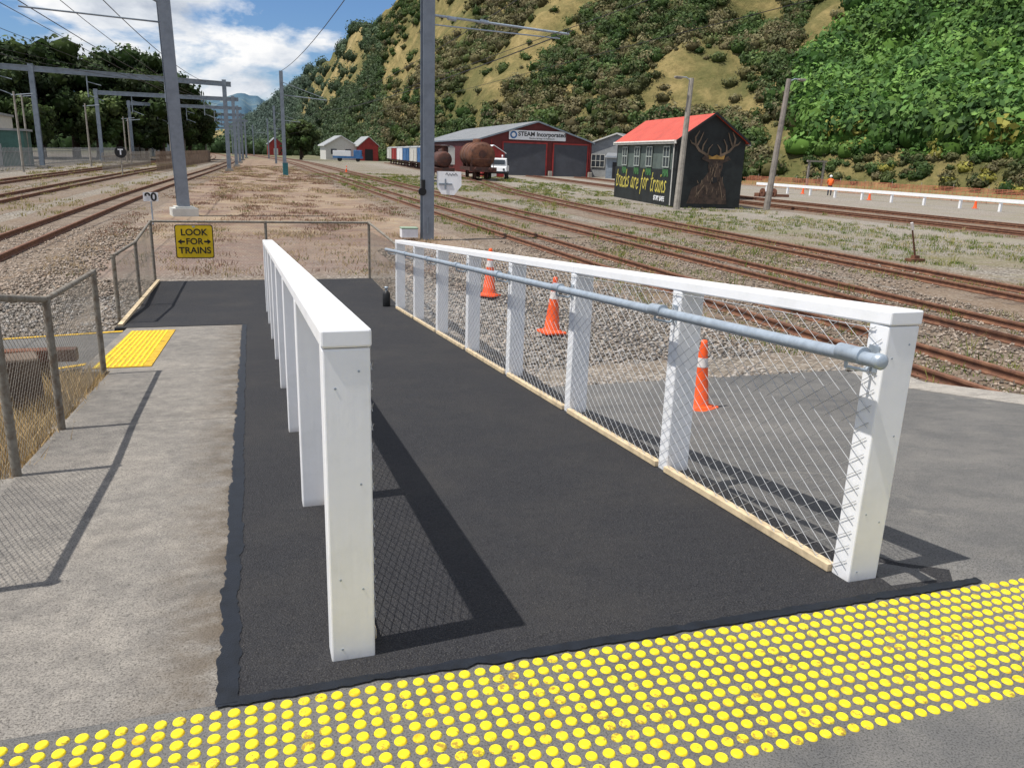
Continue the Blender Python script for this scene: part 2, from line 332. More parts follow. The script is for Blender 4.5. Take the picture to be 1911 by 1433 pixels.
def seal(name,pts,w,zf,seed):
    mb=MB(); L=[]; t=np.arange(len(pts))
    na=fbm(t/6.,t*0+.3,seed,3)+.5*(fbm(t/1.3,t*0+.3,seed+9,2)-.5); nb=fbm(t/5.,t*0+.7,seed+5,3)+.5*(fbm(t/1.2,t*0+.3,seed+19,2)-.5)
    for i,(x,y,nx,ny) in enumerate(pts):
        a=w*(.35+1.0*na[i]); b=w*(.25+.8*nb[i])
        L.append(((x-nx*a,y-ny*a),(x+nx*b,y+ny*b)))
    vs=[]
    for (a,b) in L: vs+=[(a[0],a[1],zf(a[1])),(b[0],b[1],zf(b[1])+.0005)]
    mb.add(vs,[(2*i,2*i+1,2*i+3,2*i+2) for i in range(len(L)-1)],False); return mb.obj(name,M['tar'],kind='structure')
seal('asphalt_joint',[(-.135,y,1,0) for y in fr(2.19,11.3,500)],.042,lambda y:rz_(y)+.0085,3)
seal('asphalt_joint',[(x,2.2,0,1) for x in fr(-.17,2.75,260)],.026,lambda y:.008,8)
mb=MB(); mb.add([(2.37,2.21,.004),(2.62,2.2,.004),(2.70,2.30,.004),(2.55,2.42,-.006),(2.5,2.62,-.04),(2.37,2.66,-.047)],[(0,1,2,3,4,5)]); mb.obj('asphalt_patch',M['asph'],kind='structure')
def bank(name,pts_top,pts_bot,mat):
    mb=MB(); n=len(pts_top); K=5; vs=[]
    for i in range(n):
        for k in range(K+1):
            t=k/K; a=Vector(pts_top[i]); b=Vector(pts_bot[i]); p=a.lerp(b,t); p.z+=.06*math.sin(t*math.pi)*(random.random()); vs.append(p)
    mb.add(vs,[(i*(K+1)+k,(i+1)*(K+1)+k,(i+1)*(K+1)+k+1,i*(K+1)+k+1) for i in range(n-1) for k in range(K)],True)
    return mb.obj(name,mat,kind='structure')
bank('bank',[(-1.33,y,rz_(y)-.05) for y in fr(4.76,8.6,10)],[(-3.2-.2*random.random(),y,GZ-.01) for y in fr(4.76,8.6,10)],M['bank'])
bank('bank',[(-1.76,y,rz_(y)-.03) for y in fr(11.1,16.8,10)],[(-2.9,y,GZ-.01) for y in fr(11.1,16.8,10)],M['bank'])
bank('bank',[(2.37,y,rz_(y)-.22) for y in fr(7.7,16.8,14)],[(3.3,y+.3,GZ-.01) for y in fr(7.7,16.8,14)],M['bank'])
bank('bank',[(x,8.01,-.86) for x in fr(2.4,7.6,12)],[(x+.1,9.2+.3*random.random(),GZ-.01) for x in fr(2.4,7.6,12)],M['bank'])
def czf(x,y):
    t=min(1,max(0,(-1.6-x)/2.2)); return (rz_(y)-.004)*(1-t)-.78*t
mb=MB(); xs=[-1.602,-1.8,-2.6,-3.8,-7,-26]; vs=[];n=len(xs)
for x in xs: vs+=[(x,8.4,czf(x,8.4)),(x,11.1,czf(x,11.1))]
mb.add(vs,[(2*i,2*i+1,2*i+3,2*i+2) for i in range(n-1)]); vb=[(v[0],v[1],GZ-.1) for v in vs]
mb.add(vs+vb,[(2*i,2*i+2,2*i+2+2*n,2*i+2*n) for i in range(n-1)]+[(2*i+1,2*i+3,2*i+3+2*n,2*i+1+2*n) for i in range(n-1)])
mb.obj('crossing_path',M['plat2'],kind='structure')
for y in (8.48,10.95):
    mb=MB(); vs=[]
    for x in [-1.6,-2.6,-3.8,-7,-26]: vs+=[(x,y,czf(x,y)+.008),(x,y+.08,czf(x,y)+.008)]
    mb.add(vs,[(2*i,2*i+1,2*i+3,2*i+2) for i in range(4)]); mb.obj('yellow_line',M['yline'],kind='structure')
# ---------------------------------------------------------------- tactile paving
def dots(mb,x0,x1,y0,rows,sp,zf,rad=.0175,h=.005,n=14):
    nx=int((x1-x0)/sp)
    for j in range(rows):
        for i in range(nx):
            x=x0+i*sp+random.uniform(-.0015,.0015); y=y0+j*sp+random.uniform(-.0015,.0015); z=zf(y)
            vs=[];r1=rad*random.uniform(.93,1.03)
            for rr,hh in((r1,0),(r1*.93,h*.6),(r1*.78,h)):
                for k in range(n):
                    t=2*math.pi*k/n; vs.append((x+rr*math.cos(t),y+rr*math.sin(t),z+hh))
            fs=[(q*n+k,q*n+(k+1)%n,(q+1)*n+(k+1)%n,(q+1)*n+k) for q in range(2) for k in range(n)]
            mb.add(vs,fs,True); mb.add(vs[2*n:],[tuple(range(n))],False)
mb=MB(); dots(mb,-1.32,3.4,1.60,12,.05,lambda y:.0,.0188,.006)
mb.obj('tactile_paving',M['yel'],label='yellow raised dot tactile strip along the platform',category='tactile paving')
rt=root('tactile_paving',(0,0,0),'worn yellow tactile tiles beside the path crossing','tactile paving')
mb=MB(); x0,x1=-1.50,-.98
for j in range(9):
    y0=8.25+j*.305; mb.hexa([(x0,y0,rz_(y0)-.0),(x1,y0,rz_(y0)),(x1,y0+.3,rz_(y0+.3)),(x0,y0+.3,rz_(y0+.3))],[(x0,y0,rz_(y0)+.008),(x1,y0,rz_(y0)+.008),(x1,y0+.3,rz_(y0+.3)+.008),(x0,y0+.3,rz_(y0+.3)+.008)])
mb.obj('tile',M['yline'],rt)
mb=MB(); dots(mb,x0+.03,x1,8.28,54,.05,lambda y:rz_(y)+.008,.0150,.006,8); mb.obj('raised_dots',M['yel'],rt)
# ---------------------------------------------------------------- chain link
def net(mb,p0,p1,H,sp=.06,r=.0016,k=1.0,off=0):
    p0=Vector(p0);p1=Vector(p1); d=p1-p0; L=math.hypot(d.x,d.y); ux,uy,uz=d.x/L,d.y/L,d.z/L
    P=lambda s,t,o:Vector((p0.x+ux*s-uy*o,p0.y+uy*s+ux*o,p0.z+uz*s+t))
    W=H/k
    s0=-W
    while s0<L:
        for sg,o in((1,.0016),(-1,-.0016)):
            a=s0; b=s0+W; t0,t1=0,H; aa=a; bb=b
            if a<0: t0=-a*k; aa=0
            if b>L: t1=H-(b-L)*k; bb=L
            if bb-aa>.01:
                if sg<0: q0,q1=(aa,H-t0),(bb,H-t1)
                else: q0,q1=(aa,t0),(bb,t1)
                m=max(1,int((bb-aa)/.35)); pts=[]
                for i in range(m+1):
                    u=i/m; w=.002*math.sin(s0*37+i*2.1)
                    pts.append(P(q0[0]+(q1[0]-q0[0])*u,q0[1]+(q1[1]-q0[1])*u+w,off+o+.005*math.sin((q0[0]+(q1[0]-q0[0])*u)*4.2)))
                for i in range(m): mb.tube(pts[i],pts[i+1],r,None,3,0,False,True)
        s0+=sp
# ---------------------------------------------------------------- white timber fences
def white_fence(x0,label,side,handrail):
    rt=root('timber_fence',(x0,2.32,0),label,'fence')
    z=lambda y:rz_(y+2.32)
    ys=[.05+1.5*i for i in range(8)]; Hh=1.05; w=.14
    for i,y in enumerate(ys):
        mb=MB(); d=.10; b=z(y)
        mb.box((w/2,0,Hh/2),(w,d,Hh)); o=mb.obj('post',M['white'],rt,.006); o.location=(0,y,b)
        if i<1:
            for k,hh in enumerate((.98,.93,.62,.3,.26,.05)):
                mb=MB(); mb.tube((.035 if k%2 else .105,-d/2+.001,hh),(.035 if k%2 else .105,-d/2-.0015,hh),.0038,None,8)
                q=mb.obj('screw_head',M['galv'],o)
    yA,yB=-.006,ys[-1]+.06; t=.055
    cuts=[yA,3.05,6.05,yB]
    for i in range(3):
        a=cuts[i]+(.0015 if i else 0); c=cuts[i+1]-(.0015 if i<2 else 0); mb=MB()
        za,zc=z(max(a,0.0))+Hh,z(c)+Hh
        mb.hexa([(-.004,a,za),(w+.004,a,za),(w+.004,c,zc),(-.004,c,zc)],[(-.004,a,za+t),(w+.004,a,za+t),(w+.004,c,zc+t),(-.004,c,zc+t)])
        mb.obj('top_rail',M['white'],rt,.007)
    xk=-.02 if side<0 else w-.02
    for i in range(7):
        a,c=ys[i]+.051,ys[i+1]-.051; mb=MB()
        mb.hexa([(xk,a,z(a)+.008),(xk+.04,a,z(a)+.008),(xk+.04,c,z(c)+.008),(xk,c,z(c)+.008)],[(xk,a,z(a)+.043),(xk+.04,a,z(a)+.043),(xk+.04,c,z(c)+.043),(xk,c,z(c)+.043)])
        mb.obj('kick_board',M['timber'],rt,.003)
    mb=MB(); xm=-.008 if side<0 else w+.008
    net(mb,(xm,.02,z(.02)+.03),(xm,ys[-1]+.04,z(ys[-1])+.03),1.01,.098,.0015,.66)
    mb.tube((xm,.06,z(0)+1.03),(xm,ys[-1],z(ys[-1])+1.03),.002,None,4)
    mb.obj('wire_mesh',M['wire'],rt)
    if handrail:
        hx=-.125; hz=.95; r=.0255; mb=MB(); ya=-.12
        p=lambda y:(hx,y,z(max(y,0))+hz)
        mb.tube(p(ya),p(ys[-1]+.2),r,None,16)
        mb.obj('handrail',M['galv'],rt)
        for y in (.06,1.56,3.06,4.56,6.06,7.56,9.06):
            mb=MB(); mb.tube(p(y-.09),p(y+.03),r+.005,None,16); mb.tube(p(y-.095),p(y-.08),r+.008,None,16)
            mb.obj('pipe_sleeve',M['galv'],rt)
        mb=MB(); mb.lathe((0,0,0),[(.0,-.012),(.018,-.011),(.0285,-.004),(.0295,.02)],16,0,'Y'); e=mb.obj('end_cap',M['galv'],rt); e.location=p(ya)
        for y in ys:
            mb=MB(); mb.path([(hx,y,z(y)+hz-.02),(hx,y,z(y)+hz-.055),(-.03,y,z(y)+hz-.075),(-.006,y,z(y)+hz-.04)],.007,8); mb.box((-.005,y,z(y)+hz-.03),(.006,.05,.10)); mb.obj('bracket',M['galv'],rt)
    return rt
white_fence(.18,'white painted timber fence with chain link beside ramp',1,False)
white_fence(2.205,'white painted timber fence with galvanised handrail beside ramp',-1,True)
# ---------------------------------------------------------------- pipe & chain link fences
def pipe_fence(pts,label,r=.022,hs=1.1,sp=.06):
    o=pts[0]; rt=root('chain_link_fence',(o[0],o[1],o[2]),label,'fence')
    L=[Vector(p[:3])-Vector(o[:3]) for p in pts]; H=[p[3] if len(p)>3 else hs for p in pts]
    for p,h in zip(L,H):
        mb=MB(); mb.tube(p,p+Vector((0,0,h)),r,None,12); mb.tube(p+Vector((0,0,h-.03)),p+Vector((0,0,h+.012)),r*1.3,r*1.05,12); mb.obj('post',M['pipe'],rt)
    mb=MB()
    for i in range(len(L)-1): mb.tube(L[i]+Vector((0,0,H[i]-.01)),L[i+1]+Vector((0,0,H[i+1]-.01)),r*.85,None,12)
    mb.obj('top_rail',M['pipe'],rt)
    mb=MB()
    for i in range(len(L)-1):
        h=min(H[i],H[i+1])-.04; net(mb,L[i]+Vector((0,0,.03)),L[i+1]+Vector((0,0,.03)),h,sp,.0014,.9,.012)
    mb.obj('wire_mesh',M['oldwire'],rt)
    return rt
rz=rz_
pipe_fence([(-1.31,3.2,rz(3.2),1.0),(-1.31,4.8,rz(4.8),1.01),(-1.29,5.85,rz(5.85),.90),(-1.35,7.95,rz(7.95),.95)],'weathered pipe and chain link fence beside concrete path',.025)
pipe_fence([(-1.76,11.9,rz(11.9),.93),(-1.76,14.2,rz(14.2),1.03),(-1.78,16.75,-.936,1.15),(.3,16.75,-.936,1.15),(2.32,16.75,-.936,1.15),(2.34,13.2,rz(13.2),.98)],'grey pipe and chain link fence enclosing ramp landing',.027)
mb=MB(); mb.hexa([(-1.73,11.5,rz(11.5)),(-1.67,11.5,rz(11.5)),(-1.69,16.7,-.93),(-1.75,16.7,-.93)],[(-1.73,11.5,rz(11.5)+.035),(-1.67,11.5,rz(11.5)+.035),(-1.69,16.7,-.89),(-1.75,16.7,-.89)]); mb.obj('timber_edging',M['timber'],label='pale timber edging board along the asphalt landing',category='edging board')
rt=root('warning_sign',(-1.02,16.70,-.17),'yellow look for trains sign on the pipe fence','sign'); rt.scale=(.86,1,.86)
def rrect(w,h,r,n=5):
    o=[]
    for cx,cy,a0 in((w/2-r,h/2-r,0),(-w/2+r,h/2-r,90),(-w/2+r,-h/2+r,180),(w/2-r,-h/2+r,270)):
        for k in range(n+1):
            t=R(a0+90*k/n); o.append((cx+r*math.cos(t),cy+r*math.sin(t)))
    return o
MB().prism(rrect(.80,.74,.05),(0,-.006,0),XA,ZA,.004).obj('sign_border',M['black'],rt)
MB().prism(rrect(.76,.70,.04),(0,-.011,0),XA,ZA,.003).obj('sign_panel',M['sign'],rt)
text('lettering','LOOK',.20,M['black'],rt,(0,-.016,.20),(R(90),0,0),bold=.004)
text('lettering','FOR',.19,M['black'],rt,(0,-.016,0),(R(90),0,0),bold=.004)
text('lettering','TRAINS',.20,M['black'],rt,(0,-.016,-.20),(R(90),0,0),bold=.004)
for sgn in(-1,1):
    mb=MB(); pp=[(.20,.02),(.27,.02),(.27,.06),(.35,0),(.27,-.06),(.27,-.02),(.20,-.02)]
    if sgn<0: pp=[(-a,b) for a,b in pp][::-1]
    mb.prism(pp,(0,-.016,0),XA,ZA,.003); mb.obj('arrow',M['black'],rt)
MB().box((0,.008,.33),(.06,.05,.03)).obj('bracket',M['galv'],rt)
# ---------------------------------------------------------------- cones
def cone():
    rt=root('traffic_cone',(0,0,0),'orange traffic cone with pale reflective band','traffic cone',group='traffic cones behind the ramp fence')
    mb=MB(); mb.prism(rrect(.38,.38,.05),(0,0,.0),(1,0,0),(0,1,0),.03); mb.lathe((0,0,.03),[(.17,0),(.165,.015),(.135,.03)],24); mb.obj('base',M['orange'],rt,.004)
    mb=MB(); mb.lathe((0,0,.05),[(.14,0),(.125,.02),(.082,.39),(.058,.62),(.038,.80),(.034,.835),(.022,.845),(.0,.846)],28); mb.obj('body',M['orange'],rt)
    mb=MB(); mb.lathe((0,0,.05),[(.0725,.50),(.0600,.62)],28); mb.obj('reflective_band',M['refl'],rt)
    return rt
c=cone(); c.location=(4.10,6.62,zr_(6.62)+.004); c.scale=(.86,.86,.76); c.rotation_euler=(0,R(2),R(30))
copy_thing(c,(4.17,10.9,GZ+.06),R(10),'orange traffic cone standing on the gravel',.92)
copy_thing(c,(4.16,14.2,GZ+.05),R(50),'orange traffic cone standing on the gravel',.97)
for (x,y) in ((11.3,100.),(49,56),(49.6,46),(50,66)):
    copy_thing(c,(x,y,GZ),R(20),'small orange traffic cone in the rail yard',.95)
# ---------------------------------------------------------------- tracks
def interp(pts,y):
    xs=[p[0] for p in pts]; ys=[p[1] for p in pts]
    y=np.asarray(y,float); w=8; acc=0
    for k in(-2,-1,0,1,2): acc=acc+np.interp(y+k*w,ys,xs)
    return acc/5
def track(pts,y0,y1,label):
    rt=root('railway_track',(float(interp(pts,y0)),y0,GZ),label,'railway track'); ox,oy=rt.location.x,rt.location.y
    n=max(8,int((y1-y0)/3)); Y=np.linspace(y0,y1,n+1); Xc=interp(pts,Y)
    for off in(-.5335,.5335):
        mb=MB(); vs=[]; prof=[(-.065,.03),(.065,.03),(.065,.045),(.012,.06),(.012,.12),(.035,.13),(.035,.158),(.028,.165),(-.028,.165),(-.035,.158),(-.035,.13),(-.012,.12),(-.012,.06),(-.065,.045)]; k=len(prof)
        for i in range(n+1):
            for (a,h) in prof: vs.append((Xc[i]+off+a-ox,Y[i]-oy,h))
        mb.add(vs,[(i*k+j,i*k+(j+1)%k,(i+1)*k+(j+1)%k,(i+1)*k+j) for i in range(n) for j in range(k)]+[tuple(range(k))]); mb.obj('rail',M['rail'],rt)
    mb=MB(); y=y0
    while y<min(y1,150):
        x=float(interp(pts,y)); mb.box((x-ox,y-oy,-.006+random.uniform(-.016,.006)),(2.1,.21,.07),random.uniform(-.01,.01)); y+=.68
    mb.obj('sleepers',M['sleeper'],rt,kind='stuff')
    mb=MB(); vs=[]
    for i in range(n+1):
        w=1.6; vs+=[(Xc[i]-w-.3,Y[i],GZ+.004),(Xc[i]-w+.25,Y[i],GZ+.022),(Xc[i]+w-.25,Y[i],GZ+.022),(Xc[i]+w+.3,Y[i],GZ+.004)]
    mb.add(vs,[(i*4+j,i*4+j+1,(i+1)*4+j+1,(i+1)*4+j) for i in range(n) for j in range(3)]); mb.obj('track_bed',M['bed'],kind='structure')
TR=[([(-5.75,0),(-5.75,25),(-5.25,55),(-3.8,90),(-2.3,150),(-2.6,210),(-9,310),(-30,420)],-2,400),
    ([(-10.2,0),(-10.2,38),(-9.8,74),(-8,120),(-6.5,180),(-8.5,250),(-14,330)],6,320),
    ([(-14.3,0),(-14.2,60),(-13,120),(-11.5,200),(-16,300)],20,280),
    ([(8.62,0),(8.6,8),(8.1,35),(8.0,90),(8.2,150),(7.0,210),(0,310),(-20,420)],-4,400),
    ([(11.6,0),(11.6,10),(11.4,40),(11.6,100),(11.8,160),(10.6,215),(4.5,310),(-14,420)],-4,400),
    ([(15.0,0),(15.3,12),(17.0,50),(20.6,72),(24,88),(28.0,140),(32.5,200)],4,200),
    ([(31.5,0),(31,40),(31.5,60),(35,90),(37,107)],10,106),
    ([(35.5,0),(35.2,40),(36,60),(42,90),(43.5,106)],14,105)]
for i,(p,a,b) in enumerate(TR): track(p,a,b,'rusty railway track on weedy brown ballast')
# ---------------------------------------------------------------- stones & grass
def near_track(x,y,m=1.2):
    res=np.zeros(len(x),bool)
    for p,a,b in TR: res|=(np.abs(x-interp(p,y))<m)&(y>a)&(y<b)
    return res
def stones(regs):
    XS=[];YS=[];ZS=[];SS=[]
    for (x0,x1,y0,y1,dens,zf,s) in regs:
        n=int((x1-x0)*(y1-y0)*dens); x=rng.uniform(x0,x1,n); y=rng.uniform(y0,y1,n); XS.append(x);YS.append(y);ZS.append(zf(x,y)); SS.append(rng.uniform(s*.6,s*1.5,n))
    x=np.concatenate(XS);y=np.concatenate(YS);z=np.concatenate(ZS);s=np.concatenate(SS); n=len(x)
    base=np.array([(1,0,0),(-1,0,0),(0,1,0),(0,-1,0),(0,0,1),(0,0,-1)],float)
    V=base[None]*rng.uniform(.55,1.2,(n,6,1))+rng.normal(0,.16,(n,6,3)); V[:,:,2]*=.7
    a=rng.uniform(0,6.28,n); ca,sa=np.cos(a),np.sin(a); vx=V[:,:,0]*ca[:,None]-V[:,:,1]*sa[:,None]; vy=V[:,:,0]*sa[:,None]+V[:,:,1]*ca[:,None]
    V=np.stack([vx,vy,V[:,:,2]],2)*s[:,None,None]; V[:,:,0]+=x[:,None];V[:,:,1]+=y[:,None];V[:,:,2]+=(z+s*.25)[:,None]
    F=np.array([(0,2,4),(2,1,4),(1,3,4),(3,0,4),(2,0,5),(1,2,5),(3,1,5),(0,3,5)]); F=(F[None]+np.arange(n)[:,None,None]*6).reshape(-1,3)
    g=rng.uniform(.10,.40,n)[:,None]; t=rng.uniform(0,1,n)[:,None]
    br=np.where((x>7.3)|(y>15),1.0,0.0)[:,None]*.5
    C=g*(np.array([1,.96,.90])*(1-t)+np.array([1,.82,.66])*t)*(1-br)+g*np.array([1,.74,.52])*br; C=np.repeat(C,6,0)
    link('gravel_stones',npmesh('gravel_stones',V.reshape(-1,3),F,M['stone'],C),kind='stuff',label='loose grey ballast stones scattered around the ramp',category='gravel')
zg=lambda x,y:np.full(len(x),GZ+.01)
zt=lambda x,y:np.full(len(x),GZ+.028)
def zbR(x,y): t=np.clip((x-2.37)/.93,0,1); r=np.where(y<14,-.08*(y-2.3),-.936); return np.maximum((r-.22)*(1-t)+GZ*t+.02,GZ)
stones([(2.4,3.3,7.9,16.8,330,zbR,.028),(3.2,7.3,8.9,13,300,zg,.03),(3.2,7.3,13,22,190,zg,.032),(7.7,13.5,4,14,150,zt,.028),(7.2,17,14,24,40,zt,.032),
 (-5,-2.9,8,8.4,170,zg,.03),(-5,-2.9,11.2,19,170,zg,.03),(-2.9,-1.8,11.2,17,280,lambda x,y:GZ+.02+((x+2.9)/1.1)*(np.where(y<14,-.08*(y-2.3),-.936)+.93),.028),(-8,-3,12,28,90,zg,.035),(2.4,7.4,8.0,9.2,300,lambda x,y:-.86-(y-8)*.08,.028)])
def tufts(name,x,y,z,h,col,nb=10,w=.007,spread=.06,lean=.5,label='',cat='grass'):
    n=len(x); N_=n*nb
    bx=np.repeat(x,nb)+rng.normal(0,spread,N_); by=np.repeat(y,nb)+rng.normal(0,spread,N_); bz=np.repeat(z,nb)
    hh=np.repeat(h,nb)*rng.uniform(.5,1.15,N_); a=rng.uniform(0,6.28,N_); ln=rng.uniform(.1,lean,N_)*hh; b=rng.uniform(0,6.28,N_)
    ww=w*(1+np.repeat(y,nb)/25.)
    dx,dy=np.cos(a)*ww,np.sin(a)*ww; lx,ly=np.cos(b)*ln,np.sin(b)*ln
    V=np.zeros((N_,5,3)); V[:,0]=np.stack([bx-dx,by-dy,bz],1);V[:,1]=np.stack([bx+dx,by+dy,bz],1)
    V[:,2]=np.stack([bx+dx*.8+lx*.35,by+dy*.8+ly*.35,bz+hh*.6],1);V[:,3]=np.stack([bx-dx*.8+lx*.35,by-dy*.8+ly*.35,bz+hh*.6],1);V[:,4]=np.stack([bx+lx,by+ly,bz+hh],1)
    i=np.arange(N_)*5
    F=np.concatenate([np.stack([i,i+1,i+2],1),np.stack([i,i+2,i+3],1),np.stack([i+3,i+2,i+4],1)])
    C=np.repeat(np.repeat(col,nb,0)*rng.uniform(.65,1.3,(N_,1)),5,0)
    link(name,npmesh(name,V.reshape(-1,3),F,M['grass'],C),kind='stuff',label=label,category=cat)
n=10000; x=rng.uniform(-4.3,7,n); y=17.5+rng.random(n)**1.5*110; f=fbm(x*.9,y*.4,5); k=(f>.50)&~near_track(x,y,.9)&((y>25)|(rng.random(n)<.3)); x,y,f=x[k],y[k],f[k]
t=fbm(x*.5+9,y*.25,8)[:,None]+rng.normal(0,.06,(len(x),1)); col=np.where(t>.5,np.array([[.46,.35,.21]]),np.array([[.27,.165,.115]])); grn=rng.random(len(x))<.1; col[grn]=[.13,.15,.04]
tufts('dry_grass',x,y,np.full(len(x),GZ),rng.uniform(.03,.12,len(x)),col,11,.005,.15,.9,'dry tan and reddish grass between the tracks')
n=15000; x=rng.uniform(6.8,30,n); y=4+rng.random(n)**1.4*95; f=fbm(x*.55,y*.22,15); k=(f>.47)&(x<7.5+y*.9)&((x>7.7)|(y>9)); x,y=x[k],y[k]
c0=rng.random(len(x))[:,None]; col=np.where(c0<.55,np.array([[.13,.18,.035]]),np.where(c0<.85,np.array([[.27,.27,.08]]),np.array([[.42,.35,.18]])))
tufts('weeds',x,y,np.full(len(x),GZ+.01),rng.uniform(.03,.13,len(x))*np.where(rng.random(len(x))<.05,2.4,1),col,12,.0045,.09,.8,'green and yellow weeds between rusty tracks','weeds')
n=2400; x=rng.uniform(-20,-6,n); y=15+rng.random(n)**1.4*110; f=fbm(x*.5,y*.2,25); k=f>.48; x,y=x[k],y[k]
tufts('weeds',x,y,np.full(len(x),GZ+.01),rng.uniform(.05,.18,len(x)),np.tile([.33,.29,.12],(len(x),1)),10,.006,.12,.8,'yellow weeds around the side tracks','weeds')
n=230; x=rng.uniform(-2.4,-1.42,n); y=rng.uniform(4.9,8.2,n); k=fbm(x*1.5,y*1.5,3)>.38; x,y=x[k],y[k]
tufts('dry_grass',x,y,-.08*(y-2.3)-.1-(np.clip(-x-1.33,0,2))*.3,rng.uniform(.14,.34,len(x)),np.tile([.50,.36,.18],(len(x),1)),34,.003,.08,.8,'tall dry grass behind the chain link fence')
n=60; x=rng.uniform(-1.75,-1.40,n); y=rng.uniform(5.0,8.1,n)
tufts('dry_grass',x,y,-.08*(y-2.3)-.1,rng.uniform(.08,.24,n),np.tile([.40,.30,.15],(n,1)),24,.003,.05,.8,'short dry grass at the path edge')
# ---------------------------------------------------------------- hill
AZ=np.array([-16,-6,-3,-.5,1.6,3.7,5,6.8,9,12,16,20,25,30,36,42,49,60,80.])
EE=np.array([.3,.5,.9,1.25,2.6,4.4,5.5,6.9,9.1,12,15.5,17.5,19,19.5,20,20,20,20,20])
DF=np.array([1200,1150,1050,900,650,450,350,285,245,208,185,168,154,146,138,128,116,105,100.])
def hillz(a,d):
    df=np.interp(a,AZ,DF); E=np.radians(np.interp(a,AZ,EE)); dc=df*1.35+75
    t=(d-df)/(dc-df); tt=np.clip(t,0,1); p=np.where(t<=1,tt**1.05,1-.25*np.clip(t-1,0,1))
    h=dc*np.tan(E)*p
    X=d*np.sin(np.radians(a)); Y=d*np.cos(np.radians(a))
    amp=np.clip((d-df)/40,0,1)*np.clip(dc*np.tan(E)*.09,0,7)
    h=h+amp*(fbm(X/28,Y/28,41)*2-1)*1.9+amp*.35*(fbm(X/8,Y/8,43)*2-1)
    return GZ-.3+np.where(t<0,t*3,h)
na,nd=300,90
A=np.concatenate([np.linspace(-16,10,130),np.linspace(10.1,78,170)]); T=np.linspace(-.03,1.5,nd)
df=np.interp(A,AZ,DF); dc=df*1.35+75
D=df[:,None]+(dc-df)[:,None]*T[None]; AA=np.repeat(A[:,None],nd,1); Zh=hillz(AA,D)
V=np.stack([D*np.sin(np.radians(AA)),D*np.cos(np.radians(AA)),Zh],2).reshape(-1,3)
i,j=np.meshgrid(np.arange(na-1),np.arange(nd-1),indexing='ij'); b=(i*nd+j).ravel(); F=np.stack([b,b+nd,b+nd+1,b+1],1)
link('hill',npmesh('hill',V,F,M['hill'],None,True),kind='structure')
na,nd=120,12; A=np.linspace(-22,8,na); T=np.linspace(0,1,nd); E=3.25+.55*(fbm(A*.45,A*0,61)*2-1)+.2*(fbm(A*2,A*0,62)*2-1)
D=3000+1500*T[None]+0*A[:,None]; Zm=np.tan(np.radians(E))[:,None]*4500*(T[None]**.8)+(fbm(A[:,None]*3+0*T[None],T[None]*6+0*A[:,None],63)-.5)*90*np.sin(T*math.pi)[None]-5
V=np.stack([D*np.sin(np.radians(A))[:,None],D*np.cos(np.radians(A))[:,None],Zm],2).reshape(-1,3)
i,j=np.meshgrid(np.arange(na-1),np.arange(nd-1),indexing='ij'); b=(i*nd+j).ravel(); F=np.stack([b,b+nd,b+nd+1,b+1],1)
link('mountain',npmesh('mountain',V,F,M['mount'],None,True),kind='structure')
# ---------------------------------------------------------------- foliage
def leaves(cx,cy,cz,rx,rzv,col,K,size,full=False,var=.35):
    n=len(cx); m=n*K
    d=rng.normal(0,1,(m,3))
    if not full: d[:,2]=np.abs(d[:,2])*1.0-.15
    d/=np.linalg.norm(d,axis=1)[:,None]
    rad=rng.uniform(.72,1.08,m)
    lump=1+.22*np.sin(d[:,0]*4+np.repeat(cx,K)*3)*np.cos(d[:,1]*4+np.repeat(cy,K)*2)
    P=np.stack([np.repeat(cx,K)+d[:,0]*np.repeat(rx,K)*rad*lump,np.repeat(cy,K)+d[:,1]*np.repeat(rx,K)*rad*lump,np.repeat(cz,K)+d[:,2]*np.repeat(rzv,K)*rad*lump],1)
    nrm=d+rng.normal(0,.42,(m,3)); nrm/=np.linalg.norm(nrm,axis=1)[:,None]
    u=np.cross(nrm,rng.normal(0,1,(m,3))); u/=np.linalg.norm(u,axis=1)[:,None]; v=np.cross(nrm,u)
    s=(np.repeat(size,K)*rng.uniform(.5,1.2,m))[:,None]
    Q=np.stack([P-u*s-v*s*.15,P+v*s*-.6+u*s*.1,P+u*s+v*s*.1,P+v*s*.6-u*s*.1],1)
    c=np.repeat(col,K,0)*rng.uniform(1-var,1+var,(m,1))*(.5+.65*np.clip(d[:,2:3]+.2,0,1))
    return Q.reshape(-1,3),np.repeat(c,4,0)
ICO=None
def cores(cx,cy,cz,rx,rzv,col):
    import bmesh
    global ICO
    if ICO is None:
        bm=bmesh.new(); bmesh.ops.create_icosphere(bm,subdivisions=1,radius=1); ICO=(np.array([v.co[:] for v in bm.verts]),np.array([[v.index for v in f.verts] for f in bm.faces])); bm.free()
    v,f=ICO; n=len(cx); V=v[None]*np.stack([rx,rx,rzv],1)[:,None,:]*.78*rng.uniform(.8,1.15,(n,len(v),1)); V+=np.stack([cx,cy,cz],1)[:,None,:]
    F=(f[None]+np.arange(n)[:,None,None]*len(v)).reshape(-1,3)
    return V.reshape(-1,3),F,np.repeat(col*.55,len(v),0)  # solid core in dimmed leaf colour, painting the shade inside the foliage
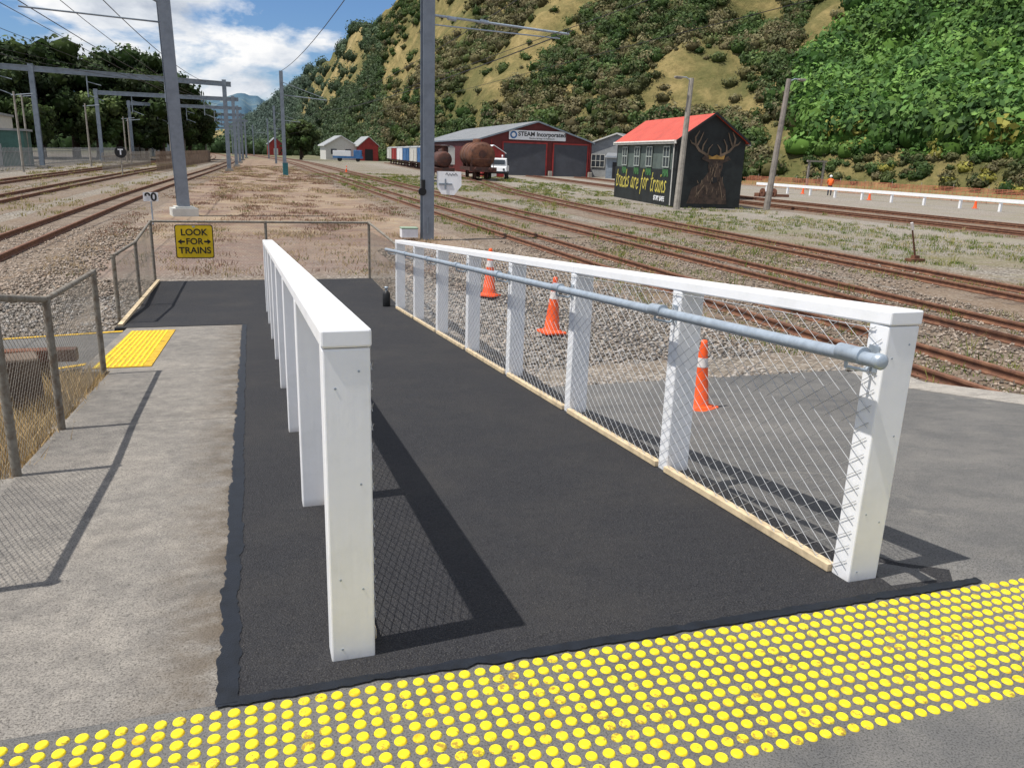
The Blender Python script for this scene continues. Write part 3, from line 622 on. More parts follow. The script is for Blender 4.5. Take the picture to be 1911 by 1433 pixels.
def bushes(name,a,d,r,asp,col,K,size,label,zfun=None,var=.35):
    X=d*np.sin(np.radians(a)); Y=d*np.cos(np.radians(a)); Z=hillz(a,d) if zfun is None else zfun; rz2=r*asp
    P,C=leaves(X,Y,Z+rz2*.25,r,rz2,col,K,size,False,var); n=len(P)//4
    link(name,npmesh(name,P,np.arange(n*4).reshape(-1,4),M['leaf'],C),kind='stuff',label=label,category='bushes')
    V,F,CC=cores(X,Y,Z+rz2*.2,r,rz2,col); link(name+'_interior',npmesh(name,V,F,M['core'],CC),kind='stuff',label='inner mass of the hillside bushes, coloured dark for shade',category='bushes')
def colmix(n,pal):
    pal=np.array(pal); i=rng.integers(0,len(pal),n); return pal[i]*rng.uniform(.8,1.2,(n,1))
n=15000; a=rng.uniform(8,56,n); df=np.interp(a,AZ,DF); d=df+rng.random(n)**.9*(df*.55)
X=d*np.sin(np.radians(a));Y=d*np.cos(np.radians(a)); el=np.degrees(np.arctan2(hillz(a,d)-1.6,d))
keepel=el<12.5
dens=fbm(X/22,Y/30,71); dens2=fbm(X/6,Y/6,73)
lushm=(fbm(a/4,el/3,77)-.5)*6
lush=((a+lushm>36.5)&(el>.7)).astype(float)
bare=(a>35.8)&(a<40.2)&(el>6.4+(a-36)*.8)&(el<8.8+(a-36)*1.1)
p=np.clip((dens-.43)*7+.45,0.05,1); p=np.where(a<15,np.clip((dens-.47)*8+.35,.05,1),p)
p=np.where(lush>.5,.78,p); p=np.where((a<34)&(el<3.0),.95,p); p=np.where((a>37)&(el<1.6),.5,p)
p=np.where(bare,.02,p)
k=keepel&(rng.random(n)<p*np.clip(dens2*1.7,.4,1)); a,d,el,lush,dens=a[k],d[k],el[k],lush[k],dens[k]
n=len(a)
dark=colmix(n,[(.065,.105,.032),(.08,.125,.038),(.10,.14,.045),(.12,.13,.055),(.05,.09,.027)])
lite=colmix(n,[(.13,.24,.05),(.15,.26,.06),(.10,.20,.045),(.07,.145,.035),(.055,.12,.03)])
olive=colmix(n,[(.16,.145,.065),(.18,.155,.08),(.12,.125,.05),(.20,.18,.09),(.09,.115,.04)])
mm=((fbm(a/2.2,el/1.2,81)+rng.normal(0,.05,n))>.47)[:,None]
col=np.where(lush[:,None]>.5,lite,np.where(mm,olive,dark))
pm=fbm(a/1.2,el/.8,83)[:,None]; col=col*(.5+.95*pm)
yb=(a>36)&(el<2.0)&(rng.random(n)<.12); col[yb]=np.array([.30,.28,.06])
r=np.where(lush>.5,rng.uniform(1.2,4.2,n),rng.uniform(.6,2.2,n)**1.1)*np.where(el<3,1.15,1); r[(a>37)&(el<1.6)]*=.5
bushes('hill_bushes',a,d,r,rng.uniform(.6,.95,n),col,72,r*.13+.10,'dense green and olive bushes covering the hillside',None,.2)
n=7000; a=rng.uniform(-1,9,n); df=np.interp(a,AZ,DF); d=df+rng.random(n)*(df*.38+80); X=d*np.sin(np.radians(a));Y=d*np.cos(np.radians(a)); el=np.degrees(np.arctan2(hillz(a,d)-1.6,d))
dens=fbm(X/24,Y/60,91); p=np.clip((dens-.44)*8,.06,1); p=np.where(a<3.6,.9,p); p=np.where(el<1.8,.9,p); k=rng.random(n)<p; a,d=a[k],d[k]; n=len(a)
r=rng.uniform(1.2,3.4,n)*np.clip(d/380,.8,2.2)
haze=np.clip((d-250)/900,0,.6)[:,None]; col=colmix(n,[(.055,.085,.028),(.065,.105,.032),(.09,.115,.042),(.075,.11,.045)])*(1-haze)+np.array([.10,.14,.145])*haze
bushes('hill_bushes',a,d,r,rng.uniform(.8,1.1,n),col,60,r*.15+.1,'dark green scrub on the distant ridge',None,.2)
n=900; a=rng.uniform(-17,4,n); d=rng.uniform(330,640,n); r=rng.uniform(3,6.0,n)
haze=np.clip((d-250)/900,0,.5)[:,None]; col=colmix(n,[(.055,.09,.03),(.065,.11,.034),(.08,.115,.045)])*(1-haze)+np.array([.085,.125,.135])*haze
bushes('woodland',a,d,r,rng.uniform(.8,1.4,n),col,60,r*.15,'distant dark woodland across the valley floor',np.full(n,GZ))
def tree_mesh(seed,h,rad,pal,K=130,nc=46,size=.42):
    random.seed(seed); mb=MB(); mb.tube((0,0,0),(0.2,0,h*.35),rad*.085,rad*.05,10)
    for k in range(9):
        t=k*2.4; e=random.uniform(.45,.85); q=Vector((math.cos(t)*rad*.55*random.uniform(.5,1),math.sin(t)*rad*.55*random.uniform(.5,1),h*e)); st=Vector((.1,0,h*random.uniform(.15,.33)))
        mid=st.lerp(q,.5)+Vector((0,0,h*.05)); mb.tube(st,mid,rad*.035,rad*.022,7); mb.tube(mid,q,rad*.022,rad*.008,6)
    c=rng.normal(0,1,(nc,3)); c/=np.linalg.norm(c,axis=1)[:,None]; rr=rng.uniform(.35,1,nc)**.5
    cx=c[:,0]*rad*rr*.85; cy=c[:,1]*rad*rr*.85; cz_=h*.58+c[:,2]*h*.36*rr; r=rad*rng.uniform(.2,.38,nc)
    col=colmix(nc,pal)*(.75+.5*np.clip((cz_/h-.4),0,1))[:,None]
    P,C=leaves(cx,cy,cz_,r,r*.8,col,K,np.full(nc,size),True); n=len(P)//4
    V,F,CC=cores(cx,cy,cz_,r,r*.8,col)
    return mb,npmesh('crown',P,np.arange(n*4).reshape(-1,4),M['leaf'],C),npmesh('crown_shade',V,F,M['core'],CC)
def tree(seed,h,rad,pal,label,**k):
    rt=root('tree',(0,0,GZ),label,'tree',group='trees around the rail yard'); mb,cr,co=tree_mesh(seed,h,rad,pal,**k)
    mb.obj('trunk',M['bark'],rt); c=link('crown',cr,rt); link('inner_shade_core',co,c); return rt
DK=[(.035,.062,.02),(.05,.082,.026),(.065,.095,.032)]; MDk=[(.065,.11,.03),(.085,.135,.038),(.10,.135,.045)]
t1=tree(1,17.5,7.5,DK,'large dark green broadleaf tree behind the yard fence'); t2=tree(2,16.5,6.2,DK,'large dark green broadleaf tree behind the yard fence'); t3=tree(3,11.5,5.5,MDk,'mid green rounded tree behind the yard fence')
def at(a,d): return (d*math.sin(R(a)),d*math.cos(R(a)),GZ)
t1.location=at(-13.2,150); t2.location=at(-5.0,150); t3.location=at(-3.4,175)
for src,a,d,s in ((t1,-9.8,156,1.08),(t1,-7.4,156,1.05),(t2,-11.6,150,1.0),(t2,-14.6,140,.9),(t3,-8.6,148,.9),(t2,-6.4,165,1.1),(t3,-12.4,138,.75),(t3,-5.9,150,.72),(t3,-4.4,168,.95),(t3,-16.3,135,.9),(t1,-4.2,172,.85)):
    copy_thing(src,at(a,d),random.uniform(0,6),None,s)
copy_thing(t3,(13.2,215,GZ),1,'dark round tree beside the far mast',.85); copy_thing(t2,(17,268,GZ),2,'dark tree near the distant house',.6)
copy_thing(t3,(33.5,54,GZ),2.2,'green tree beside the mural building',.36)
copy_thing(t3,(58,104,GZ),.4,'green tree behind the sheds',.6); copy_thing(t3,(66,108,GZ),1.4,'green tree behind the sheds',.55)
# ---------------------------------------------------------------- masts and gantries
def hbeam(mb,p,h,w,d,mi=0,t=.02):
    x,y,z=p
    mb.box((x,y-d/2,z+h/2),(w,t,h),0,mi); mb.box((x,y+d/2,z+h/2),(w,t,h),0,mi); mb.box((x,y,z+h/2),(t,d-t,h),0,mi)
rt=root('catenary_mast',(-2.32,33.2,GZ),'tall grey steel mast on a concrete footing','mast',R(12))
mb=MB(); hbeam(mb,(0,0,.35),11,.42,.36); o_=mb.obj('column',M['mast'],rt); o_.rotation_euler[1]=R(-1.2)
mb=MB(); mb.box((0,0,.14),(.9,.9,.3)); mb.box((0,0,.32),(.66,.66,.06)); mb.obj('footing',M['cream'],rt)
mb=MB(); mb.tube((-.3,0,7.35),(-3.8,0,8.9),.05,None,8); mb.tube((-.3,0,6.7),(-4.6,0,6.75),.03,None,8); mb.obj('bracket_arm',M['gantry'],rt)
rt=root('catenary_mast',(5.16,24.5,GZ),'grey steel mast with cantilever arm beside the tracks','mast',R(5))
mb=MB(); hbeam(mb,(0,0,0),10,.34,.3); mb.obj('column',M['mast'],rt)
mb=MB(); mb.tube((.15,0,6.35),(4.5,0,6.2),.035,None,8); mb.tube((.15,0,6.1),(4.2,0,6.05),.02,None,8)
for x in(.6,1.6): mb.tube((x,0,6.32),(x+.25,0,6.29),.06,None,10)
mb.obj('cantilever_arm',M['galv'],rt)
mb=MB(); mb.box((-.18,-.18,1.65),(.1,.12,.28)); mb.tube((-.22,-.2,1.45),(-.22,-.26,1.45),.12,None,16); mb.obj('signal_box',M['black'],rt)
mb=MB(); mb.box((-.02,-.17,.45),(.05,.03,.5)); mb.obj('cable_cover',M['gantry'],rt)
rt=root('shield_sign',(5.78,24.3,GZ),'back of a white shield shaped sign beside mast','sign',R(-14))
mb=MB(); mb.prism([(-.36,.33),(-.36,-.12),(-.22,-.34),(.16,-.36),(.38,-.08),(.37,.33)],(0,0,1.72),XA,ZA,.01); mb.obj('sign_panel',M['wsign'],rt)
mb=MB(); mb.box((-.33,.05,1.76),(.62,.05,.05)); mb.box((-.1,-.025,1.68),(.40,.02,.045)); mb.box((-.1,-.037,1.68),(.045,.02,.3)); mb.obj('bracket',M['gantry'],rt)
mb=MB(); sc_=[(-.1,.16),(-.06,.22),(-.02,.14),(.03,.2),(.07,.14),(.11,.2),(.16,.15),(.2,.21),(.26,.15)]; mb.stroke(sc_,.012,(0,-.012,1.79),XA,ZA,.003); mb.obj('scribble',M['black'],rt)
def portal(xl,xr,y,h,label,yl=None,over=0):
    rt=root('catenary_gantry',(xr,y,GZ),label,'gantry',group='overhead line gantries'); yl=y if yl is None else yl
    for i,(x,yy) in enumerate(((0,0),(xl-xr,yl-y))):
        mb=MB(); hbeam(mb,(x,yy,0),h,.42,.36); mb.obj('mast',M['gantry'],rt)
        mb=MB(); mb.box((x,yy,.15),(.8,.8,.3)); mb.obj('footing',M['conp'],rt)
    mb=MB(); W=xl-xr-over; q=(yl-y)/(xl-xr); ang=math.atan(q)
    L=math.hypot(W,W*q)+1.0; mb.box((W/2+.2,W*q/2,h-.22),(L,.14,.10),ang); mb.box((W/2+.2,W*q/2,h-.62),(L,.14,.10),ang); mb.box((W/2+.2,W*q/2,h-.42),(L,.05,.3),ang)
    mb.obj('beam',M['gantry'],rt)
    for f in(.22,.48,.75):
        mb=MB(); x=W*f; yy=q*x; mb.tube((x,yy,h-.6),(x,yy,h-2.6),.06,None,6); mb.tube((x,yy,h-2.4),(x+1.3,yy,h-2.9),.04,None,6); mb.tube((x,yy,h-1.2),(x+1.2,yy,h-1.5),.04,None,6); mb.obj('dropper',M['gantry'],rt)
    return rt
portal(-18.35,-1.75,94.9,9.3,'grey steel gantry spanning the tracks',88.6,9)
portal(-17.5,-1.2,118,9.0,'grey steel gantry spanning the tracks')
for yy,xl,xr in ((145,-17,-.9),(175,-17,-.5),(210,-17,.2),(250,-20,-.8),(300,-24,-4)): portal(xl,xr,yy,9.0,'distant grey gantry over the tracks')
for (x,y,h) in ((3.7,86.4,9.8),(5,150,9.5),(5.5,215,9.5),(2.6,280,9.5)):
    rt=root('catenary_mast',(x,y,GZ),'grey steel mast between the running tracks','mast',group='masts between the running tracks')
    mb=MB(); hbeam(mb,(0,0,0),h,.34,.3); mb.obj('column',M['gantry'],rt); mb=MB(); mb.tube((0,0,h-2.2),(4.3,0,h-2.5),.05,None,6); mb.tube((0,0,h-1),(4,0,h-2.3),.03,None,6); mb.obj('cantilever_arm',M['gantry'],rt)
rt=root('equipment_cabinet',(3.72,85.8,GZ),'teal cabinet at the foot of a mast','cabinet'); MB().box((0,0,.6),(.5,.4,1.2)).obj('housing',paint('teal_paint',(.03,.16,.18)),rt,.02); MB().box((0,0,1.22),(.56,.46,.05)).obj('lid',M['gantry'],rt)
def wire(pts,r,lab='thin overhead line wire above the tracks'):
    mb=MB(); mb.path(pts,r,4); mb.obj('overhead_wire',M['black'],label=lab,category='wire',group='overhead wires')
def sag(p,q,s,n=10): return [tuple(Vector(p).lerp(Vector(q),i/n)-Vector((0,0,s*4*(i/n)*(1-i/n)))) for i in range(n+1)]
for xx,zz in((-5.7,4.9),(-5.7,6.2),(8.2,4.9),(8.2,6.3),(11.5,5.0)):
    p=[(xx,-5,zz)]
    for yy in (25,88,128,165,205,250): 
        x=float(interp(TR[0][0] if xx<0 else TR[3][0],yy))+(0 if xx<9 else 3.2); p+=sag(p[-1],(x,yy,zz),.5 if zz>6 else .05,6)[1:]
    wire(p,.010 if zz<6 else .012)
wire(sag((-5.9,33,7.9),(-3.5,95,8.0),.7),.02); wire(sag((-26,20,9),(-12,92,8.3),.8),.02); wire(sag((-24,20,7.8),(-9,92,7.6),.8),.02); wire(sag((5.16,24.5,8.9),(3.7,86,8.8),.7),.02); wire(sag((9.6,24.5,5.3),(8,86,5.4),.4),.02)
wire(sag((5.16,24.5,8.9),(8,-10,9.0),.5),.015); wire(sag((-9,20,7.4),(-4,118,7.4),1),.02); wire(sag((-20,30,10),(-2,145,7.8),1),.02); wire(sag((-14,15,8.4),(-18,89,8.2),.6),.025)
for (x,y,h) in ((-17.6,78,6.3),(-16,100,6.5),(-13.4,112,5.5),(-15.5,125,6),(-11,140,6),(-21,96,7),(-10.5,165,6.5),(-7.5,180,6)):
    rt=root('line_pole',(x,y,GZ),'slender grey pole in the rail yard','pole',group='slender poles in the rail yard'); mb=MB(); mb.tube((0,0,0),(0,0,h),.11,.07,8); mb.obj('shaft',M['conp'],rt); mb=MB(); mb.tube((-.2,0,h-.3),(1.4,0,h-.1),.04,None,6); mb.obj('crossarm',M['gantry'],rt)
rt=root('speed_sign',(-3.02,29.2,GZ),'small white speed board reading 90 on a post','sign'); MB().tube((0,.03,0),(0,.03,1.02),.025,None,8).obj('post',M['galv'],rt); MB().prism(rrect(.46,.29,.03),(0,0,.90),XA,ZA,.01).obj('sign_panel',M['wsign'],rt); text('lettering','90',.37,M['black'],rt,(0,-.016,.885),(R(90),0,0),bold=.01,ext=.004)
rt=root('signal_disc',(-9.6,74,GZ),'black disc signal with white letter T on pole','signal'); MB().tube((0,.05,0),(0,.05,1.9),.05,None,8).obj('post',M['conp'],rt); MB().tube((0,0,1.85),(0,-.05,1.85),.45,None,28).obj('disc',M['black'],rt); text('lettering','T',.62,M['wsign'],rt,(0,-.06,1.85),(R(90),0,0),bold=.02,ext=.004)
rt=root('signal_disc',(-4.3,62,GZ),'small black disc marker with white letter S','signal'); MB().tube((0,.05,0),(0,.05,.8),.04,None,8).obj('post',M['conp'],rt); MB().tube((0,0,.8),(0,-.05,.8),.26,None,24).obj('disc',M['black'],rt); text('lettering','S',.36,M['wsign'],rt,(0,-.06,.8),(R(90),0,0),bold=.01,ext=.004)
def palisade(x0,y0,x1,y1,h,step,w,mat,label):
    L=math.hypot(x1-x0,y1-y0); rt=root('palisade_fence',(x0,y0,GZ),label,'fence',math.atan2(y1-y0,x1-x0)); mb=MB(); n=int(L/step)
    for i in range(n): mb.box((i*step,0,h/2+random.uniform(-.03,.03)),(w,.03,h))
    mb.obj('pickets',mat,rt,kind='stuff'); mb=MB()
    for zz in(.35,h-.35): mb.box((L/2,.045,zz),(L,.04,.07))
    mb.obj('rails',mat,rt)
palisade(-19.5,50,-17.5,215,1.9,.42,.12,M['gwall'],'long pale grey palisade fence beside the tracks')
palisade(-8.3,88,-5.6,150,1.9,.55,.22,M['picket'],'brown picket fence between the tracks')
palisade(-12.2,82,-12.0,120,1.7,.5,.1,M['conp'],'pale picket fence in the rail yard')
rt=root('hut',(-24.5,96,GZ),'small green equipment hut with flat roof','hut',R(5)); MB().box((0,0,1.7),(7,5,3.4)).obj('wall',M['green'],rt); MB().box((0,0,3.5),(7.4,5.4,.2)).obj('roof',M['gwall'],rt); MB().box((1,-2.52,1.1),(1,.06,2.1)).obj('door',M['gwall'],rt)
rt=root('warehouse',(-31,112,GZ),'pale warehouse behind the yard fence','building',R(5)); MB().box((0,0,2.6),(9,9,5.2)).obj('wall',M['cream'],rt); MB().box((0,0,5.3),(9.4,9.4,.25)).obj('roof',M['gwall'],rt); MB().box((2,-4.53,1.6),(3,.06,3)).obj('door',M['door'],rt)
# ---------------------------------------------------------------- buildings
def gable(rt,L,W,he,ha,mw,ms,mr,oh=.4,th=.12,fasc=None,verge=None):
    gp=[(0,0),(W,0),(W,he),(W/2,ha),(0,he)]
    MB().prism(gp,(0,0,0),XA,ZA,-.2).obj('gable_wall',mw,rt); MB().prism(gp,(0,L,0),XA,ZA,.2).obj('gable_wall',mw,rt)
    MB().box((.1,L/2,he/2),(.2,L-.4,he)).obj('side_wall',ms,rt); MB().box((W-.1,L/2,he/2),(.2,L-.4,he)).obj('side_wall',ms,rt)
    s=(ha-he)/(W/2); mb=MB()
    for sg in(-1,1):
        xe=W/2+sg*(W/2+oh); ze=he-s*oh
        b=[(W/2,-oh,ha),(xe,-oh,ze),(xe,L+oh,ze),(W/2,L+oh,ha)]
        mb.hexa([(p[0],p[1],p[2]+.02) for p in b],[(p[0],p[1],p[2]+th+.02) for p in b])
    mb.obj('roof',mr,rt)
    if fasc:
        for sg in(-1,1):
            xe=W/2+sg*(W/2+oh+.03); ze=he-s*oh; MB().box((xe,L/2,ze+.02),(.06,L+2*oh,.2)).obj('fascia',fasc,rt)
            yy=-oh-.06; vh=.2 if verge is None else .14
            b=[(W/2,yy,ha-.06+.2-vh),(xe,yy,ze-.08+.2-vh)]; mb=MB(); mb.hexa([(b[0][0],yy,b[0][2]),(b[1][0],yy,b[1][2]),(b[1][0],yy+.05,b[1][2]),(b[0][0],yy+.05,b[0][2])],[(b[0][0],yy,b[0][2]+vh),(b[1][0],yy,b[1][2]+vh),(b[1][0],yy+.05,b[1][2]+vh),(b[0][0],yy+.05,b[0][2]+vh)])
            mb.obj('verge_board',verge or fasc,rt)
W=16.2
rt=root('engine_shed',(30.6,110.5,GZ),'maroon corrugated engine shed with two grey doors','shed',R(-3))
gable(rt,50,W,4.7,7.2,M['maroon'],M['maroonS'],M['roofg'],.3,.12,M['gantry'])
for xx,w,h in((3.3,6.1,4.3),(10.6,4.9,4.3)):
    mb=MB(); mb.box((xx+w/2,-.06,h/2),(w,.1,h)); mb.obj('door',M['door'],rt)
    mb=MB(); mb.box((xx-.1,-.08,h/2),(.16,.16,h)); mb.box((xx+w+.1,-.08,h/2),(.16,.16,h)); mb.box((xx+w/2,-.08,h+.1),(w+.4,.16,.2)); mb.obj('door_frame',M['red'],rt)
mb=MB()
for xx in(.15,1.6,15.9): mb.box((xx,-.05,2.35),(.1,.08,4.7))
mb.obj('trim',M['red'],rt)
for xx in(3.0,9.9,15.8): mb=MB(); mb.box((xx,-.9,.35),(.5,.5,.7)); mb.obj('bollard',M['conp'],rt,.04)
b=MB().prism(rrect(8.2,1.25,.1),(8.1,-.12,5.4),XA,ZA,.06).obj('sign_board',M['wsign'],rt)
text('lettering','STEAM Incorporated',.80,M['black'],b,(8.75,-.19,5.53),(R(90),0,0),bold=.02,ext=.01)
text('lettering','Mainline heritage rail Paekakariki',.28,M['black'],b,(8.75,-.19,5.0),(R(90),0,0),ext=.01)
mb=MB(); mb.tube((4.65,-.17,5.4),(4.65,-.2,5.4),.5,None,24); mb.obj('emblem',M['blue'],b); mb=MB(); mb.tube((4.65,-.2,5.4),(4.65,-.21,5.4),.28,None,20); mb.obj('emblem_centre',M['wsign'],b)
rt=root('workshop',(48.2,116,GZ),'pale grey workshop with gable roof beside the shed','building',R(-38)); gable(rt,14,10,4.4,6.2,M['gwall'],M['gwall'],M['roofg'],.4,.12,M['cream'])
for xx in(1.2,5.2): 
    w=MB().box((xx+1.1,-.05,2.3),(2.0,.08,1.8)).obj('window',M['glass'],rt); mb=MB()
    for dx in(0,.67,1.33,2.0): mb.box((xx+.1+dx,-.11,2.3),(.08,.05,1.9))
    for dz in(-.9,0,.9): mb.box((xx+1.1,-.105,2.3+dz),(2.1,.04,.08))
    mb.obj('frame',M['cream'],w)
rt=root('lean_to_shed',(47.5,106,GZ),'low dark lean-to shed with pale roof','shed',R(-30)); MB().box((2,2,1.5),(4,4,3)).obj('wall',M['gantry'],rt); MB().box((2,1.9,3.1),(4.5,4.6,.12),0,0,Matrix.Rotation(R(8),3,'X')).obj('roof',M['roofg'],rt); MB().box((1.5,-.03,1.1),(1.2,.06,2.2)).obj('door',M['black'],rt)
rt=root('mural_building',(23.3,42.2,GZ),'dark signal building with stag mural and red roof','building',R(-8)); L,W,he,ha=11.8,4.0,3.75,5.15
gable(rt,L,W,he,ha,M['mural'],M['teal'],M['redroof'],.2,.07,M['cream'],M['black'])
mb=MB(); mb.box((-.02,L/2,1.05),(.06,L-.02,2.1)); mb.box((-.02,.35,2.9),(.06,.7,1.56)); mb.obj('painted_dado',M['mural'],rt)
mb=MB(); mb.tube((-.25,.0,3.66),(-.25,L,3.66),.06,None,8); mb.tube((-.12,.35,3.6),(-.12,.35,.1),.04,None,8); mb.obj('gutter',M['cream'],rt)
for y0 in(1.15,4.2,6.6,9.2):
    w=MB().box((-.03,y0+.5,2.80),(.06,1.0,1.1)).obj('window',M['glass'],rt); mb=MB()
    for dy in(0,.5,1.0): mb.box((-.08,y0+dy,2.80),(.05,.06,1.2))
    for dz in(-.58,0,.58): mb.box((-.075,y0+.5,2.80+dz),(.04,1.1,.06))
    mb.obj('frame',M['frame'],w)
    mb=MB()
    for q in range(4): mb.prism([(-(y0+.25+q*.25),2.1),(-(y0+.22+q*.25),1.65),(-(y0+.0+q*.25),1.7+.2*(q%2)),(-(y0+.1+q*.25),2.1)],(-.055,0,0),(0,-1,0),ZA,.012)
    mb.obj('painted_leaves',M['mgreen'],rt)
GL={'t':(.66,[[(.3,1.7),(.25,.25),(.42,0),(.66,.15)],[(0,1.1),(.6,1.18)]]),'r':(.62,[[(0,1),(.1,.9),(.15,0)],[(.15,.7),(.35,1),(.6,.9)]]),
'a':(.8,[[(.6,.9),(.3,1),(.05,.6),(.1,.15),(.35,0),(.58,.35),(.62,.95),(.62,.2),(.8,0)]]),'c':(.66,[[(.6,.85),(.35,1),(.05,.6),(.1,.15),(.35,0),(.65,.15)]]),
'k':(.66,[[(.1,1.8),(.08,0)],[(.55,1),(.12,.5),(.62,0)]]),'s':(.6,[[(.5,.9),(.25,1),(.1,.75),(.45,.35),(.35,.05),(0,.1)]]),'e':(.68,[[(.05,.5),(.55,.6),(.4,1),(.12,.8),(.08,.25),(.35,0),(.65,.2)]]),
'f':(.6,[[(.6,1.6),(.4,1.8),(.25,1.5),(.2,-.5)],[(0,.9),(.5,.95)]]),'o':(.7,[[(.35,1),(.08,.7),(.1,.2),(.35,0),(.6,.3),(.58,.8),(.35,1)]]),'i':(.32,[[(.1,1),(.12,.2),(.3,0)],[(.12,1.35),(.17,1.5)]]),'n':(.72,[[(0,1),(.1,0)],[(.1,.6),(.35,1),(.52,.8),(.55,.1),(.7,0)]])}
def script_text(body,u,w,org,xa,ya,name,mat,parent):
    x=0; mb=MB()
    for ch in body:
        if ch==' ': x+=.55; continue
        adv,st=GL[ch]; dy=random.uniform(-.08,.08)
        for l in st: mb.stroke([((x+a+.25*b)*u,(b+dy)*u) for a,b in l],w,org,xa,ya,.01)
        x+=adv+.12
    mb.obj(name,mat,parent); return x*u
script_text('tracks are for trains',.655,.085,(-.055,L-.25,.80),(0,-1,0),ZA,'lettering',M['lime'],rt)
text('lettering','STAY SAFE',.40,M['wsign'],rt,(-.075,2.4,.38),(R(90),0,R(-90)),ext=.01,bold=.008)
mb=MB(); o3=(0,-.012,0)
mb.prism([(.75,.25),(3.2,.25),(3.05,1.1),(2.75,1.7),(2.55,2.0),(1.9,2.0),(1.5,1.4),(1.0,1.1)],o3,XA,ZA,.01)
mb.prism([(1.95,1.95),(2.1,1.55),(2.3,1.4),(2.5,1.55),(2.65,1.95),(2.75,2.4),(2.65,2.75),(1.95,2.75),(1.85,2.4)],(0,-.03,0),XA,ZA,.01)
mb.prism([(1.4,2.75),(1.9,2.55),(1.95,2.75),(1.6,2.95)],(0,-.035,0),XA,ZA,.01); mb.prism([(3.2,2.75),(3.0,2.95),(2.65,2.75),(2.7,2.55)],(0,-.035,0),XA,ZA,.01)
mb.obj('stag_painting',M['deer'],rt)
mb=MB(); mb.prism([(2.12,1.5),(2.3,1.4),(2.48,1.5),(2.42,1.75),(2.18,1.75)],(0,-.045,0),XA,ZA,.01); mb.tube((2.02,-.04,2.35),(2.02,-.055,2.35),.06,None,10); mb.tube((2.58,-.04,2.35),(2.58,-.055,2.35),.06,None,10); mb.obj('stag_features',M['black'],rt)
for sg in(-1,1):
    mb=MB(); f=lambda l:[(2.15+sg*a,b) for a,b in l]
    mb.stroke(f([(.2,2.8),(.5,3.0),(.9,3.2),(1.15,3.5),(1.2,3.9),(1.0,4.25)]),[.15,.14,.13,.11,.09,.04],(0,-.03,0),XA,ZA,.01)
    for l in ([(.4,2.95),(.35,3.3),(.15,3.55)],[(.75,3.1),(.7,3.5),(.5,3.85)],[(1.1,3.4),(.9,3.8),(.75,4.2)],[(1.15,3.5),(1.4,3.6),(1.5,3.75)]): mb.stroke(f(l),[.10,.08,.03],(0,-.042,0),XA,ZA,.01)
    mb.obj('stag_antler',M['antler'],rt)
MB().prism([(1.85,2.75),(2.75,2.75),(2.8,2.98),(2.55,2.88),(2.3,3.0),(2.05,2.88),(1.8,2.98)],(0,-.055,0),XA,ZA,.01).obj('painted_crown',M['gold'],rt)
mb=MB(); mb.stroke([(1.2,.6),(1.5,1.0),(1.7,1.3)],.05,(0,-.05,0),XA,ZA,.005); mb.stroke([(2.9,.5),(2.75,1.1),(2.6,1.5)],.05,(0,-.05,0),XA,ZA,.005)
for k in range(22):
    xx=random.uniform(1.2,3.0); zz=random.uniform(.4,1.6); mb.stroke([(xx,zz),(xx+random.uniform(-.1,.1),zz+random.uniform(.15,.35))],.03,(0,-.05-.001*k,0),XA,ZA,.004)
for k in range(12):
    xx=random.uniform(1.95,2.65); zz=random.uniform(1.7,2.6); mb.stroke([(xx,zz),(xx+random.uniform(-.05,.05),zz+.2)],.03,(0,-.075-.001*k,0),XA,ZA,.004)
mb.obj('fur_highlights',M['antler'],rt)
def lamp(x,y,h,sg,lean,label,mat):
    rt=root('lamp_pole',(x,y,GZ),label,'lamp pole'); mb=MB(); mb.tube((0,0,0),(lean,0,h),.19,.13,8,sm=False); mb.obj('pole',mat,rt)
    mb=MB(); mb.path([(lean,0,h-.15),(lean+sg*.35,-.05,h+.02),(lean+sg*.6,-.05,h+.0)],.03,8); mb.obj('arm',M['galv'],rt)
    mb=MB(); mb.box((lean+sg*.8,-.05,h),(.45,.22,.10),0); mb.box((lean+sg*.8,-.05,h-.07),(.32,.16,.04)); mb.obj('lamp_head',M['conp'],rt,.02)
lamp(22.6,40.6,6.85,-1,.25,'weathered concrete lamp pole in front of mural building',M['conp']); lamp(28.7,41.0,7.2,1,.5,'leaning weathered timber lamp pole beside mural building',M['woodp'])
rt=root('house',(21.2,236,GZ),'white weatherboard house with grey gable roof','house',R(4)); gable(rt,10,8.5,4.0,6.4,M['cream'],M['cream'],M['gwall'],.5,.15,M['wsign'])
for xx in(1.2,5.2): MB().box((xx+1,-.05,2.2),(1.6,.1,1.4)).obj('window',M['glass'],rt)
rt=root('shed',(29.9,232,GZ),'dark red shed with grey roof beside the house','shed',R(2)); gable(rt,12,5.2,4.2,6.4,M['red'],M['red'],M['gwall'],.4,.15,M['cream']); MB().box((2.6,-.05,1.6),(2.2,.1,3.0)).obj('door',M['black'],rt)
rt=root('shed',(8.6,330,GZ),'small bright red shed with pale roof','shed',R(5)); gable(rt,6,5,4.2,6.4,M['red'],M['red'],M['roofg'],.3,.15); MB().box((2.5,-.05,1.3),(1.6,.1,2.4)).obj('door',M['cream'],rt)
rt=root('hut',(27.2,97,GZ),'small red hut with white roof','hut',R(-5)); gable(rt,3,2.7,2.9,3.7,M['red'],M['red'],M['wsign'],.2,.08); MB().box((1.3,-.04,1),(.9,.06,2)).obj('door',M['cream'],rt)
